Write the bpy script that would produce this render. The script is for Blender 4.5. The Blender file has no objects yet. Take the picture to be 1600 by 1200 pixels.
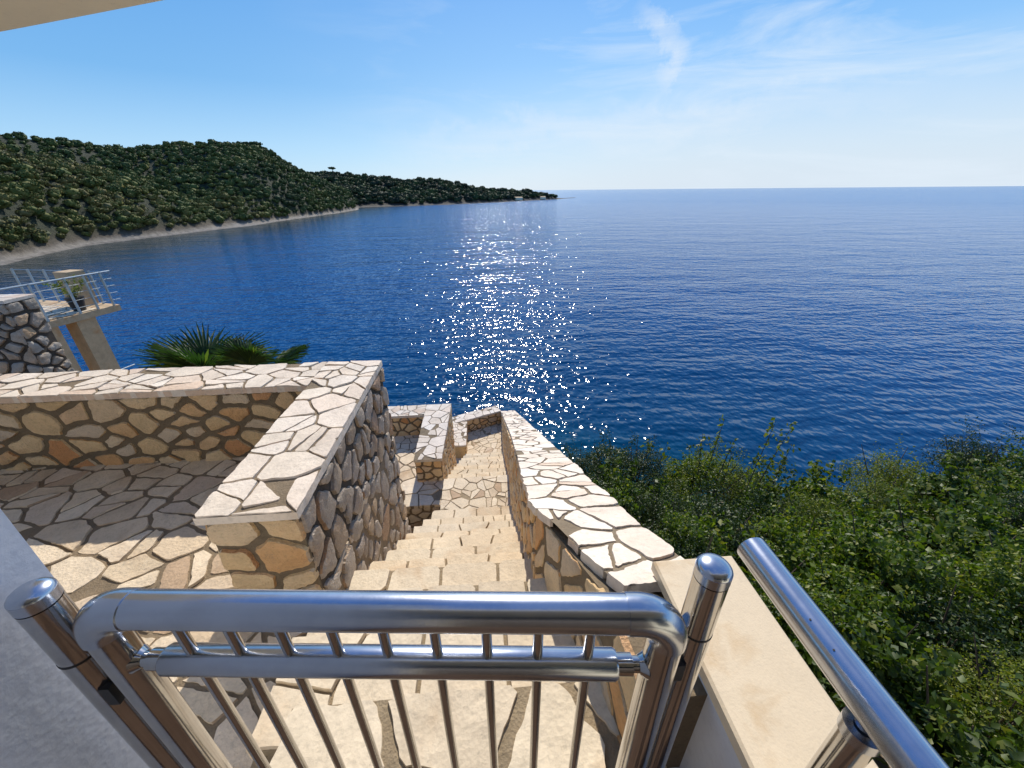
import bpy, math, random
import numpy as np
from mathutils import Vector, Matrix, noise
R = math.radians
random.seed(7); rng = np.random.default_rng(7)
scene = bpy.context.scene; COL = scene.collection
CZ = 15.0                       # eye height above the sea
# ------------------------------------------------------------------ objects
def tag(o, label=None, cat=None, group=None, kind=None):
    if label: o['label'] = label
    if cat: o['category'] = cat
    if group: o['group'] = group
    if kind: o['kind'] = kind
    return o
def empty(name, loc, rz=0):
    o = bpy.data.objects.new(name, None); COL.objects.link(o)
    o.location = loc; o.rotation_euler = (0, 0, rz); o.empty_display_size = .1
    return o
class MB:
    def __init__(s): s.v = []; s.f = []; s.m = []
    def face(s, idx, m=0): s.f.append(tuple(idx)); s.m.append(m)
    def add(s, vs, fs, m=0):
        b = len(s.v); s.v.extend([tuple(p) for p in vs])
        for f in fs: s.f.append(tuple(b + i for i in f)); s.m.append(m)
    def box(s, x0, x1, y0, y1, z0, z1, m=0):
        s.add([(x, y, z) for z in (z0, z1) for y in (y0, y1) for x in (x0, x1)],
              [(0, 2, 3, 1), (4, 5, 7, 6), (0, 1, 5, 4), (2, 6, 7, 3), (0, 4, 6, 2), (1, 3, 7, 5)], m)
    def prism(s, poly, z0, z1, m=0):
        """poly ccw [(x,y)]; z0,z1 numbers or lists"""
        n = len(poly)
        a = z0 if isinstance(z0, (list, tuple)) else [z0] * n
        b = z1 if isinstance(z1, (list, tuple)) else [z1] * n
        s.add([(p[0], p[1], a[i]) for i, p in enumerate(poly)] + [(p[0], p[1], b[i]) for i, p in enumerate(poly)],
              [tuple(range(n - 1, -1, -1)), tuple(range(n, 2 * n))] + [(i, (i + 1) % n, n + (i + 1) % n, n + i) for i in range(n)], m)
    def tube(s, pts, rad, seg=24, m=0, cap=True):
        pts = [Vector(p) for p in pts]; n = len(pts)
        rads = rad if isinstance(rad, (list, tuple)) else [rad] * n
        base = len(s.v); prev = None
        for i, p in enumerate(pts):
            t = (pts[min(i + 1, n - 1)] - pts[max(i - 1, 0)]).normalized()
            if prev is None:
                a = Vector((0, 0, 1)) if abs(t.z) < .9 else Vector((1, 0, 0))
                u = t.cross(a).normalized()
            else: u = (prev - t * prev.dot(t)).normalized()
            prev = u; w = t.cross(u)
            for k in range(seg):
                an = 2 * math.pi * k / seg
                s.v.append(tuple(p + (u * math.cos(an) + w * math.sin(an)) * rads[i]))
        for i in range(n - 1):
            for k in range(seg):
                k2 = (k + 1) % seg
                s.face((base + i * seg + k, base + i * seg + k2, base + (i + 1) * seg + k2, base + (i + 1) * seg + k), m)
        if cap:
            s.face([base + k for k in range(seg - 1, -1, -1)], m)
            s.face([base + (n - 1) * seg + k for k in range(seg)], m)
    def build(s, name, mats, parent=None, smooth=True, angle=35, loc=None):
        me = bpy.data.meshes.new(name)
        v = s.v
        if loc is not None: v = [(p[0] - loc[0], p[1] - loc[1], p[2] - loc[2]) for p in v]
        me.from_pydata(v, [], s.f)
        for m in (mats if isinstance(mats, (list, tuple)) else [mats]): me.materials.append(m)
        me.polygons.foreach_set('material_index', s.m)
        if smooth:
            me.polygons.foreach_set('use_smooth', [True] * len(s.f))
            if angle: me.set_sharp_from_angle(angle=R(angle))
        me.update()
        o = bpy.data.objects.new(name, me); COL.objects.link(o)
        if loc is not None: o.location = loc
        if parent is not None:
            o.parent = parent; o.location = (0, 0, 0) if loc is None else Vector(loc)
            o.matrix_parent_inverse = Matrix.Identity(4)
        return o
# all building meshes are written in a frame whose origin is the eye; things sit at Empties on their base
def put(mb, name, mats, parent, **k):
    """mb in eye frame (z=0 at eye); parent is an unrotated Empty"""
    L = parent.location
    q = [(p[0] - L.x, p[1] - L.y, p[2] + CZ - L.z) for p in mb.v]
    s = MB(); s.v = q; s.f = mb.f; s.m = mb.m
    return s.build(name, mats, parent, **k)
def put_top(mb, name, mats, loc, **k):
    s = MB(); s.v = [(p[0], p[1], p[2] + CZ) for p in mb.v]; s.f = mb.f; s.m = mb.m
    return s.build(name, mats, None, loc=(loc[0], loc[1], loc[2] + CZ), **k)
def root(name, x, y, z, label, cat, group=None):
    o = empty(name, (x, y, z + CZ)); return tag(o, label, cat, group)
# ------------------------------------------------------------------ materials
def new_mat(name):
    m = bpy.data.materials.new(name); m.use_nodes = True
    nt = m.node_tree; nt.nodes.clear()
    out = nt.nodes.new('ShaderNodeOutputMaterial'); b = nt.nodes.new('ShaderNodeBsdfPrincipled')
    nt.links.new(b.outputs[0], out.inputs[0])
    return m, nt, b, out
def N(nt, t, **k):
    n = nt.nodes.new(t)
    for a, v in k.items():
        if a.startswith('i_'):
            key = a[2:]; key = int(key) if key.isdigit() else key.replace('_', ' ')
            n.inputs[key].default_value = v
        else: setattr(n, a, v)
    return n
def ramp(nt, src, stops, interp='LINEAR'):
    n = N(nt, 'ShaderNodeValToRGB'); e = n.color_ramp; e.interpolation = interp
    while len(e.elements) < len(stops): e.elements.new(.5)
    for el, (p, c) in zip(e.elements, stops):
        el.position = p; el.color = (c[0], c[1], c[2], 1) if hasattr(c, '__len__') else (c, c, c, 1)
    nt.links.new(src, n.inputs[0]); return n
def mix(nt, fac, a, b, mode='MIX'):
    n = N(nt, 'ShaderNodeMix', data_type='RGBA', blend_type=mode)
    for s, v in ((0, fac), (6, a), (7, b)):
        if hasattr(v, 'links') or isinstance(v, bpy.types.NodeSocket): nt.links.new(v, n.inputs[s])
        elif s == 0: n.inputs[0].default_value = v
        else: n.inputs[s].default_value = (v[0], v[1], v[2], 1)
    return n.outputs[2]
def stone_mat(name, stops, dark=.55, speck=.5, bump=.35, rough=.8, scale=1., stain=(.30, .16, .06), stain_amt=.4, lichen=.35):
    m, nt, b, out = new_mat(name); L = nt.links.new
    tc = N(nt, 'ShaderNodeTexCoord'); g = N(nt, 'ShaderNodeNewGeometry')
    col = ramp(nt, g.outputs['Random Per Island'], stops).outputs[0]
    n1 = N(nt, 'ShaderNodeTexNoise', i_Scale=6 * scale, i_Detail=6., i_Roughness=.65); L(tc.outputs['Object'], n1.inputs[0])
    n2 = N(nt, 'ShaderNodeTexNoise', i_Scale=45 * scale, i_Detail=8., i_Roughness=.75); L(tc.outputs['Object'], n2.inputs[0])
    v = N(nt, 'ShaderNodeTexVoronoi', i_Scale=70 * scale); L(tc.outputs['Object'], v.inputs[0])
    n3 = N(nt, 'ShaderNodeTexNoise', i_Scale=2.3 * scale, i_Detail=5., i_Roughness=.6, i_Distortion=.6); L(tc.outputs['Object'], n3.inputs[0])
    f1 = ramp(nt, n1.outputs[0], [(.3, dark + .12), (.62, 1.)]).outputs[0]
    c = mix(nt, .85, col, f1, 'MULTIPLY')
    f2 = ramp(nt, n2.outputs[0], [(.34, dark), (.5, 1.)]).outputs[0]
    c = mix(nt, speck, c, f2, 'MULTIPLY')
    f3 = ramp(nt, n3.outputs[0], [(.55, 0.), (.72, 1.)]).outputs[0]
    f3 = mix(nt, 1., f3, (stain_amt,) * 3, 'MULTIPLY')
    c = mix(nt, f3, c, stain)
    oi = N(nt, 'ShaderNodeObjectInfo'); ot = ramp(nt, oi.outputs['Random'], [(0, (.86, .85, .84)), (.5, (1, .99, .97)), (1, (1.04, .98, .90))]).outputs[0]
    c = mix(nt, .8, c, ot, 'MULTIPLY')
    n5 = N(nt, 'ShaderNodeTexNoise', i_Scale=11 * scale, i_Detail=9., i_Roughness=.8); L(tc.outputs['Object'], n5.inputs[0])
    f5 = ramp(nt, n5.outputs[0], [(.60, 0.), (.66, lichen)]).outputs[0]
    c = mix(nt, f5, c, (.20, .18, .15))
    L(c, b.inputs['Base Color']); b.inputs['Roughness'].default_value = rough
    b.inputs['Specular IOR Level'].default_value = .3
    h = N(nt, 'ShaderNodeMath', operation='MULTIPLY_ADD'); L(n2.outputs[0], h.inputs[0]); h.inputs[1].default_value = .5; L(n1.outputs[0], h.inputs[2])
    h2 = N(nt, 'ShaderNodeMath', operation='MULTIPLY_ADD'); L(v.outputs[0], h2.inputs[0]); h2.inputs[1].default_value = .22; L(h.outputs[0], h2.inputs[2])
    bp = N(nt, 'ShaderNodeBump', i_Strength=bump, i_Distance=.03); L(h2.outputs[0], bp.inputs['Height']); L(bp.outputs[0], b.inputs['Normal'])
    return m
M = {}
M['coping'] = stone_mat('pale_limestone', [(0, (.70, .61, .51)), (.3, (.78, .70, .60)), (.6, (.74, .64, .54)), (.8, (.82, .76, .68)), (1, (.70, .55, .43))], dark=.62, stain_amt=.25, bump=.3, lichen=.5)
M['floor'] = stone_mat('cream_flagstone', [(0, (.62, .50, .36)), (.3, (.74, .63, .48)), (.55, (.68, .57, .42)), (.8, (.78, .68, .54)), (.93, (.60, .48, .36)), (1, (.46, .33, .22))], dark=.66, bump=.45)
M['step'] = stone_mat('cream_step_stone', [(0, (.66, .55, .40)), (.4, (.74, .63, .47)), (.7, (.70, .58, .42)), (1, (.78, .67, .50))], dark=.66, bump=.28, stain=(.42, .24, .1), stain_amt=.5)
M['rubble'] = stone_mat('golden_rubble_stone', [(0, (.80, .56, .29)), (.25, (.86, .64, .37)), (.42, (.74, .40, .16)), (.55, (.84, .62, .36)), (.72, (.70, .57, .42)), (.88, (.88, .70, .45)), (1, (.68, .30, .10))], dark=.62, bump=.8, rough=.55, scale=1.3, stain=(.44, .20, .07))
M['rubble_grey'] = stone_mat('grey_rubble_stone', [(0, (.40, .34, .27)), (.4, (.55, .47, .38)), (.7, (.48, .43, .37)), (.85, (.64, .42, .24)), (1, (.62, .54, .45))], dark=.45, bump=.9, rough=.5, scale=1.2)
M['rubble_side_shade'] = stone_mat('shaded_grey_brown_stone', [(0, (.46, .38, .30)), (.3, (.54, .46, .38)), (.5, (.40, .33, .27)), (.7, (.58, .42, .27)), (.85, (.56, .50, .43)), (1, (.52, .28, .13))], dark=.5, bump=.9, rough=.45, scale=1.3, stain=(.34, .16, .06))  # greyer stone for the stair-side face, partly shade put into its colour
M['mortar'] = stone_mat('grey_brown_mortar', [(0, (.23, .18, .12)), (1, (.25, .2, .14))], dark=.6, bump=.5, rough=.95, scale=1.6, stain_amt=.1)
M['mortar_sand'] = stone_mat('sandy_mortar', [(0, (.32, .25, .16)), (1, (.34, .27, .18))], dark=.6, bump=.5, rough=.95, scale=1.6, stain_amt=.1)
M['wall_mortar'] = stone_mat('brown_wall_mortar', [(0, (.20, .155, .10)), (1, (.23, .18, .12))], dark=.6, bump=.5, rough=.95, scale=1.6, stain_amt=.1)
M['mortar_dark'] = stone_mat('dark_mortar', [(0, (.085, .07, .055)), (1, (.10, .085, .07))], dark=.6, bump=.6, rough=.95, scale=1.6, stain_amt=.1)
M['slab'] = stone_mat('beige_marble', [(0, (.72, .60, .43)), (1, (.72, .60, .43))], dark=.8, speck=.45, bump=.08, rough=.42, stain=(.50, .32, .14), stain_amt=.55, scale=3., lichen=.12)
M['plaster'] = stone_mat('pale_plaster', [(0, (.66, .69, .76)), (1, (.66, .69, .76))], dark=.8, speck=.4, bump=.12, rough=.5, scale=1.2, stain=(.45, .45, .45), stain_amt=.6, lichen=.15)
M['plaster_warm'] = stone_mat('cream_plaster', [(0, (.86, .78, .58)), (1, (.86, .78, .58))], dark=.92, speck=.3, bump=.12, rough=.9)
M['concrete'] = stone_mat('weathered_concrete', [(0, (.60, .44, .27)), (1, (.60, .44, .27))], dark=.6, speck=.5, bump=.3, stain=(.50, .24, .08), stain_amt=.8)
def metal_mat(name, base, rough, streak=.08):
    m, nt, b, out = new_mat(name); L = nt.links.new
    tc = N(nt, 'ShaderNodeTexCoord')
    n = N(nt, 'ShaderNodeTexNoise', i_Scale=180., i_Detail=3.); L(tc.outputs['Object'], n.inputs[0])
    n2 = N(nt, 'ShaderNodeTexNoise', i_Scale=9., i_Detail=6., i_Roughness=.7); L(tc.outputs['Object'], n2.inputs[0])
    b.inputs['Metallic'].default_value = 1
    c = ramp(nt, n2.outputs[0], [(.3, tuple(x * .82 for x in base)), (.6, base)]).outputs[0]; L(c, b.inputs['Base Color'])
    r = N(nt, 'ShaderNodeMath', operation='MULTIPLY_ADD'); L(n2.outputs[0], r.inputs[0]); r.inputs[1].default_value = streak; r.inputs[2].default_value = rough - streak / 2
    L(r.outputs[0], b.inputs['Roughness'])
    bp = N(nt, 'ShaderNodeBump', i_Strength=.03, i_Distance=.002); L(n.outputs[0], bp.inputs['Height']); L(bp.outputs[0], b.inputs['Normal'])
    return m
M['satin'] = metal_mat('satin_aluminium', (.56, .59, .65), .23)
M['steel'] = metal_mat('polished_steel', (.56, .55, .54), .14)
M['galv'] = metal_mat('galvanised_steel', (.45, .5, .52), .5)
def plain(name, col, rough=.6, metal=0):
    m, nt, b, out = new_mat(name); tc = N(nt, 'ShaderNodeTexCoord')
    n = N(nt, 'ShaderNodeTexNoise', i_Scale=14., i_Detail=5.); nt.links.new(tc.outputs['Object'], n.inputs[0])
    c = ramp(nt, n.outputs[0], [(.3, tuple(x * .75 for x in col)), (.65, col)]).outputs[0]; nt.links.new(c, b.inputs['Base Color'])
    b.inputs['Roughness'].default_value = rough; b.inputs['Metallic'].default_value = metal
    return m
M['black'] = plain('black_plastic', (.02, .02, .022), .45)
M['dark_wood'] = plain('dark_wood', (.05, .035, .025), .5)
M['glass'] = plain('dark_glass', (.02, .025, .03), .08)
M['terracotta'] = stone_mat('terracotta_tile', [(0, (.14, .092, .066)), (1, (.14, .092, .066))], bump=.1, rough=.5)
M['soil'] = plain('dry_soil', (.20, .15, .10), .95)
M['bark'] = plain('brown_bark', (.11, .08, .055), .9)
def leaf_mat(name, stops, trans=.35, rough=.5, var=.25, spec=.4):
    m, nt, b, out = new_mat(name); L = nt.links.new
    g = N(nt, 'ShaderNodeNewGeometry'); oi = N(nt, 'ShaderNodeObjectInfo')
    c = ramp(nt, g.outputs['Random Per Island'], stops).outputs[0]
    v = ramp(nt, oi.outputs['Random'], [(0, (1 - var, 1 - var, 1 - var)), (.5, (1, 1, 1)), (1, (1 + var * .9, 1 + var * .5, 1 - var))]).outputs[0]
    c = mix(nt, 1., c, v, 'MULTIPLY')
    L(c, b.inputs['Base Color']); b.inputs['Roughness'].default_value = rough
    b.inputs['Specular IOR Level'].default_value = spec
    t = N(nt, 'ShaderNodeBsdfTranslucent'); c2 = mix(nt, 1., c, (1.6, 1.7, .7), 'MULTIPLY'); L(c2, t.inputs[0])
    ms = N(nt, 'ShaderNodeMixShader', i_0=trans); L(b.outputs[0], ms.inputs[1]); L(t.outputs[0], ms.inputs[2]); L(ms.outputs[0], out.inputs[0])
    return m
M['leaf'] = leaf_mat('green_leaf', [(0, (.034, .065, .008)), (.5, (.06, .105, .012)), (.8, (.10, .155, .018)), (1, (.20, .21, .035))])
M['leaf_dark'] = leaf_mat('dark_green_leaf', [(0, (.016, .036, .008)), (.6, (.028, .055, .01)), (1, (.07, .095, .018))], trans=.2)
M['leaf_yellow'] = leaf_mat('yellow_green_leaf', [(0, (.06, .09, .012)), (.6, (.11, .15, .018)), (1, (.2, .21, .04))], trans=.35)
M['needle'] = leaf_mat('blue_green_needles', [(0, (.04, .08, .04)), (1, (.07, .11, .05))], trans=.2)
M['palm'] = leaf_mat('palm_green', [(0, (.018, .05, .014)), (.7, (.032, .08, .018)), (1, (.10, .16, .03))], trans=.3, rough=.55)
M['dry'] = leaf_mat('dry_grass_leaf', [(0, (.12, .13, .04)), (.5, (.18, .16, .06)), (1, (.26, .21, .10))], trans=.3)
def wood_mat(name, stops):
    m, nt, b, out = new_mat(name); L = nt.links.new
    g = N(nt, 'ShaderNodeNewGeometry'); oi = N(nt, 'ShaderNodeObjectInfo'); tc = N(nt, 'ShaderNodeTexCoord')
    n = N(nt, 'ShaderNodeTexNoise', i_Scale=.035, i_Detail=3.); L(g.outputs['Position'], n.inputs[0])
    a = N(nt, 'ShaderNodeMath', operation='MULTIPLY_ADD'); L(g.outputs['Random Per Island'], a.inputs[0]); a.inputs[1].default_value = .35
    a2 = N(nt, 'ShaderNodeMath', operation='MULTIPLY_ADD'); L(n.outputs[0], a2.inputs[0]); a2.inputs[1].default_value = 1.1; a2.inputs[2].default_value = -.35
    L(a2.outputs[0], a.inputs[2])
    a3 = N(nt, 'ShaderNodeMath', operation='MULTIPLY_ADD'); L(oi.outputs['Random'], a3.inputs[0]); a3.inputs[1].default_value = .3; L(a.outputs[0], a3.inputs[2])
    sp = N(nt, 'ShaderNodeSeparateXYZ'); L(g.outputs['Position'], sp.inputs[0]); nr_ = N(nt, 'ShaderNodeMapRange', i_1=260., i_2=170., i_3=-.1, i_4=.16); L(sp.outputs[1], nr_.inputs[0])
    a4 = N(nt, 'ShaderNodeMath', operation='ADD'); L(a3.outputs[0], a4.inputs[0]); L(nr_.outputs[0], a4.inputs[1])
    nb_ = N(nt, 'ShaderNodeMapRange', i_1=420., i_2=470., i_3=0., i_4=-.28); L(sp.outputs[1], nb_.inputs[0])
    a3 = N(nt, 'ShaderNodeMath', operation='ADD'); L(a4.outputs[0], a3.inputs[0]); L(nb_.outputs[0], a3.inputs[1])
    c = ramp(nt, a3.outputs[0], stops).outputs[0]
    L(c, b.inputs['Base Color']); b.inputs['Roughness'].default_value = .75; b.inputs['Specular IOR Level'].default_value = .15
    return m
M['forest'] = wood_mat('hillside_foliage', [(0, (.025, .042, .032)), (.18, (.04, .06, .03)), (.3, (.055, .085, .035)), (.55, (.085, .12, .035)), (.72, (.14, .15, .04)), (.88, (.18, .15, .055)), (1, (.09, .1, .05))])

# ------------------------------------------------------------------ stones
def clip(poly, nx, ny, c):
    out = []; n = len(poly)
    for i in range(n):
        a = poly[i]; b = poly[(i + 1) % n]
        da = a[0] * nx + a[1] * ny - c; db = b[0] * nx + b[1] * ny - c
        if da <= 0: out.append(a)
        if (da < 0 < db) or (db < 0 < da):
            t = da / (da - db); out.append((a[0] + (b[0] - a[0]) * t, a[1] + (b[1] - a[1]) * t))
    return out
def area(p): return .5 * sum(p[i][0] * p[(i + 1) % len(p)][1] - p[(i + 1) % len(p)][0] * p[i][1] for i in range(len(p)))
def scatter(poly, r, rnd, ax=1., ay=1.):
    xs = [p[0] for p in poly]; ys = [p[1] for p in poly]
    pts = []; rr = []
    A = abs(area(poly)); tries = int(A / (r * r * ax * ay) * 60) + 50
    for _ in range(tries):
        x = rnd.uniform(min(xs), max(xs)); y = rnd.uniform(min(ys), max(ys))
        q = r * rnd.choice((.42, .6, .8, 1., 1.3, 1.6))
        ok = True
        for (a, b), s in zip(pts, rr):
            if ((a - x) / ax) ** 2 + ((b - y) / ay) ** 2 < (.5 * (q + s)) ** 2: ok = False; break
        if ok: pts.append((x, y)); rr.append(q)
    return pts
def voronoi(poly, seeds, gap, ax=1., ay=1.):
    S = np.array(seeds); out = []
    for i, (x, y) in enumerate(seeds):
        d = ((S[:, 0] - x) / ax) ** 2 + ((S[:, 1] - y) / ay) ** 2
        p = list(poly)
        for j in np.argsort(d)[1:22]:
            # bisector in the anisotropic metric
            wx, wy = 1 / ax ** 2, 1 / ay ** 2
            nx = (S[j, 0] - x) * wx; ny = (S[j, 1] - y) * wy
            mx, my = (S[j, 0] + x) / 2, (S[j, 1] + y) / 2
            l = math.hypot(nx, ny); nx /= l; ny /= l
            p = clip(p, nx, ny, nx * mx + ny * my - gap / 2)
            if len(p) < 3: break
        if len(p) >= 3 and abs(area(p)) > gap * gap * 3: out.append(p if area(p) > 0 else p[::-1])
    return out
def split_cells(cells, gap, rnd, prob):
    out = []
    for p in cells:
        if rnd.random() < prob and abs(area(p)) > (gap * 6) ** 2:
            cx = sum(q[0] for q in p) / len(p); cy = sum(q[1] for q in p) / len(p); a = rnd.uniform(0, math.pi); nx, ny = math.cos(a), math.sin(a); c0 = nx * cx + ny * cy + rnd.uniform(-.12, .12) * math.sqrt(abs(area(p)))
            for s_ in (1, -1):
                q = clip(p, nx * s_, ny * s_, c0 * s_ - gap / 2)
                if len(q) >= 3 and abs(area(q)) > gap * gap * 2: out.append(q)
        else: out.append(p)
    return out
def rounded(p, k=.22):
    q = []
    n = len(p)
    for i in range(n):
        a, b = p[i], p[(i + 1) % n]
        q.append((a[0] + (b[0] - a[0]) * k, a[1] + (b[1] - a[1]) * k)); q.append((a[0] + (b[0] - a[0]) * (1 - k), a[1] + (b[1] - a[1]) * (1 - k)))
    return q
def stone(mb, p, mp, h0, h1, seg, rough, rings, dome=0., hn=.004, m=0, off=(0, 0)):
    ring = []
    n = len(p)
    for i in range(n):
        a, b = p[i], p[(i + 1) % n]; L = math.hypot(b[0] - a[0], b[1] - a[1]); k = max(1, int(L / seg))
        for j in range(k):
            t = j / k; ring.append((a[0] + (b[0] - a[0]) * t, a[1] + (b[1] - a[1]) * t))
    cx = sum(q[0] for q in ring) / len(ring); cy = sum(q[1] for q in ring) / len(ring)
    rr = []
    for q in ring:
        w = Vector(((q[0] + off[0]) * 14, (q[1] + off[1]) * 14, off[0] * 3)); w2 = w * 3.1
        rr.append((q[0] + (noise.noise(w) + .55 * noise.noise(w2)) * rough, q[1] + (noise.noise(w + Vector((31, 7, 3))) + .55 * noise.noise(w2 + Vector((5, 17, 3)))) * rough))
    ring = rr; k = len(ring)
    tilt = (random.uniform(-1, 1) * hn * 2, random.uniform(-1, 1) * hn * 2); lift = random.uniform(-.5, 1) * hn
    size = math.sqrt(max(abs(area(p)), 1e-6))
    levels = [(1., h0, 0)] + rings
    base = len(mb.v)
    for s, hf, w in levels:
        for q in ring:
            x = cx + (q[0] - cx) * s; y = cy + (q[1] - cy) * s
            h = h0 + (h1 - h0) * hf if s != 1. or hf else h0
            if hf: h += w * (lift + (tilt[0] * (q[0] - cx) + tilt[1] * (q[1] - cy)) / size * s) + w * hn * noise.noise(Vector(((x + off[0]) * 22, (y + off[1]) * 22, 5.)))
            h += dome * (1 - s) * (2 - (1 - s)) * w
            mb.v.append(mp(x, y, h))
    mb.v.append(mp(cx, cy, h1 + lift + dome))
    for l in range(len(levels) - 1):
        a = base + l * k; b = a + k
        for i in range(k): j = (i + 1) % k; mb.face((a + i, a + j, b + j, b + i), m)
    a = base + (len(levels) - 1) * k; c = base + len(levels) * k
    for i in range(k): mb.face((a + i, a + (i + 1) % k, c), m)
FLAT = [(.999, .8, 0), (.985, 1., 1), (.6, 1., 1)]
def paving(mb, poly, mp, cell, gap, h0, h1, seed, rough=.006, ax=1., ay=1., seg=.022, hn=.003, m=0, mm=1, bed=True, seeds=None, bedh=None, gridbed=False, split=.5, drop=True, band=None):
    if band is None: band = abs(h0 + .045) < 1e-6
    rnd = random.Random(seed); random.seed(seed)
    if area(poly) < 0: poly = poly[::-1]
    sd = seeds or scatter(poly, cell, rnd, ax, ay)
    for p in split_cells(voronoi(poly, sd, gap, ax, ay), gap * .8, rnd, split):
        if drop and abs(area(p)) < .16 * cell * cell and rnd.random() < .55: continue
        if rnd.random() < .5: p = rounded(p, .08)
        stone(mb, p, mp, h0, h1, seg, rough, FLAT, hn=hn, m=m, off=(seed, seed * .37))
    if bed:
        hb = h1 - .007 if bedh is None else bedh
        if gridbed:
            (u0, v0), (u1, v1) = poly[0], poly[2]; nu = max(2, int((u1 - u0) / .05)); b = len(mb.v)
            for i in range(nu + 1):
                for j in range(5): mb.v.append(mp(u0 + (u1 - u0) * i / nu, v0 + (v1 - v0) * (.004 + .992 * j / 4), hb))
            for i in range(nu):
                for j in range(4): a = b + i * 5 + j; mb.face((a, a + 5, a + 6, a + 1), mm)
            return
        b = len(mb.v); cx = sum(p[0] for p in poly) / len(poly); cy = sum(p[1] for p in poly) / len(poly)
        kk = 1.0 if not band else 1.0 + .003 / max(.2, math.sqrt(abs(area(poly))))
        q = [(cx + (p[0] - cx) * (.997 if not band else kk), cy + (p[1] - cy) * (.997 if not band else kk)) for p in poly]
        mb.v.extend([mp(x, y, hb) for x, y in q]); mb.v.extend([mp(x, y, h0) for x, y in q]); n = len(q)
        mb.face(range(b, b + n), mm)
        for i in range(n): j = (i + 1) % n; mb.face((b + n + i, b + n + j, b + j, b + i), m if band else mm)
def rubble(mb, poly, mp, cell, gap, depth, seed, ax=1.25, ay=1., m=0, rough=.013, seg=.016):
    rnd = random.Random(seed); random.seed(seed)
    if area(poly) < 0: poly = poly[::-1]
    for p in split_cells(voronoi(poly, scatter(poly, cell, rnd, ax, ay), gap, ax, ay), gap * .7, rnd, .22):
        p = rounded(p, rnd.uniform(.04, .15))
        d = depth * .75 * rnd.uniform(.75, 1.15)
        stone(mb, p, mp, -.01, d, seg, rough, [(.985, .45, .3), (.94, .86, 1), (.75, .98, 1), (.4, 1., 1)], dome=d * .08, hn=d * .22, m=m, off=(seed * 1.7, seed))
def HZ(z): return lambda x, y, h: (x, y, z + h)
# vertical faces: u along, v up
def FX(x, s): return lambda u, v, h: (x + s * h, u, v)          # normal along s*X, u = y, v = z
def FY(y, s): return lambda u, v, h: (u, y + s * h, v)
def rect(a, b, c, d): return [(a, c), (b, c), (b, d), (a, d)]

def stone_wall(name_root, x0, x1, y0, y1, z0, z1, faces, label, seed, cell=.15, gap=.03, cap=True, capcell=.2, over=.012, rub='rubble', mort='mortar', capt=.045, group='stone parapet walls with pale coping', parent=None, rnd_depth=.022, capax=1.):
    """faces: dict key in '+x-x+y-y' -> (u0,u1) or True"""
    r = parent or root('stone_wall', (x0 + x1) / 2, (y0 + y1) / 2, z0, label, 'wall', group)
    b = MB(); b.box(x0 + .012, x1 - .012, y0 + .012, y1 - .012, z0, z1 - capt - .001, 1)
    for i, (k, lim) in enumerate(faces.items()):
        s = 1 if k[0] == '+' else -1
        lo, hi = lim[:2]; zl = lim[2] if len(lim) > 2 else z0
        P = rect(lo, hi, zl, z1 - capt - .008)
        if k[1] == 'x': rubble(b, P, FX((x1 if s > 0 else x0) - s * .012, s), cell, gap, rnd_depth, seed + i * 11)
        else: rubble(b, P, FY((y1 if s > 0 else y0) - s * .012, s), cell, gap, rnd_depth, seed + i * 11)
    put(b, 'wall_body', [M[rub], M[mort]], r)
    if cap:
        c = MB(); o = over
        paving(c, rect(x0 - o, x1 + o, y0 - o, y1 + o), HZ(z1), capcell, .014, -capt, 0, seed + 77, ax=capax, rough=.005)
        put(c, 'coping', [M['coping'], M['mortar']], r)
    return r

# ------------------------------------------------------------------ upper terrace
TZ = -1.75
mb = MB()
poly = [(-5.2, -.6), (-.62, -.6), (-.62, .62), (-.78, .66), (-.80, 2.6), (-5.2, 2.6)]
# convex pieces for the voronoi: one large rectangle, a small infill by the steps
paving(mb, rect(-5.2, -.80, -.6, 2.58), HZ(TZ), .26, .022, -.05, 0, 5, rough=.010, ax=1.15, hn=.004)
mb.box(-5.2, -.80, -.6, 2.58, -4.5, TZ - .06, 1)
t = put_top(mb, 'terrace_paving', [M['floor'], M['mortar']], (-3, 1, TZ)); tag(t, 'upper terrace of large cream crazy paving left of the steps', 'terrace', kind='structure')

# big L wall round the terrace: along-stair arm, seaward arm
w1 = root('stone_wall', -1.0, 2.1, TZ, 'waist-high L-shaped stone parapet with crazy-paved top around the upper terrace', 'wall', 'stone parapet walls with pale coping')
b = MB()
b.box(-1.185, -.812, 1.30, 2.86, -4.2, -1.216, 1); b.box(-5.2, -1.185, 2.50, 2.86, -4.2, -1.216, 1)
ZT = -1.222
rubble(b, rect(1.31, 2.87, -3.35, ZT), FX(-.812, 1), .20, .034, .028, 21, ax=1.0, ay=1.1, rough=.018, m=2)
b.box(-.8121, -.8105, 1.31, 2.858, -4.1, -1.222, 3)  # dark mortar sheet, this face's shade painted into the joints
rubble(b, rect(-1.185, -.812, -1.78, ZT), FY(1.30, -1), .18, .032, .026, 33, ax=1.2)
rubble(b, rect(1.31, 2.50, -1.78, ZT), FX(-1.185, -1), .15, .03, .02, 34)
rubble(b, rect(-5.2, -1.19, -1.78, ZT), FY(2.50, -1), .155, .034, .022, 35, ax=1.35)
rubble(b, rect(-5.2, -.81, -3.0, ZT), FY(2.86, 1), .2, .03, .02, 36)
put(b, 'wall_body', [M['rubble'], M['wall_mortar'], M['rubble_side_shade'], M['mortar_dark']], w1)
c = MB()
paving(c, rect(-1.20, -.795, 1.275, 2.87), HZ(-1.17), .21, .014, -.045, 0, 101, rough=.006, ax=1.05)
paving(c, rect(-5.2, -1.203, 2.475, 2.87), HZ(-1.17), .19, .016, -.045, 0, 102, rough=.006, ax=1.25)
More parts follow.
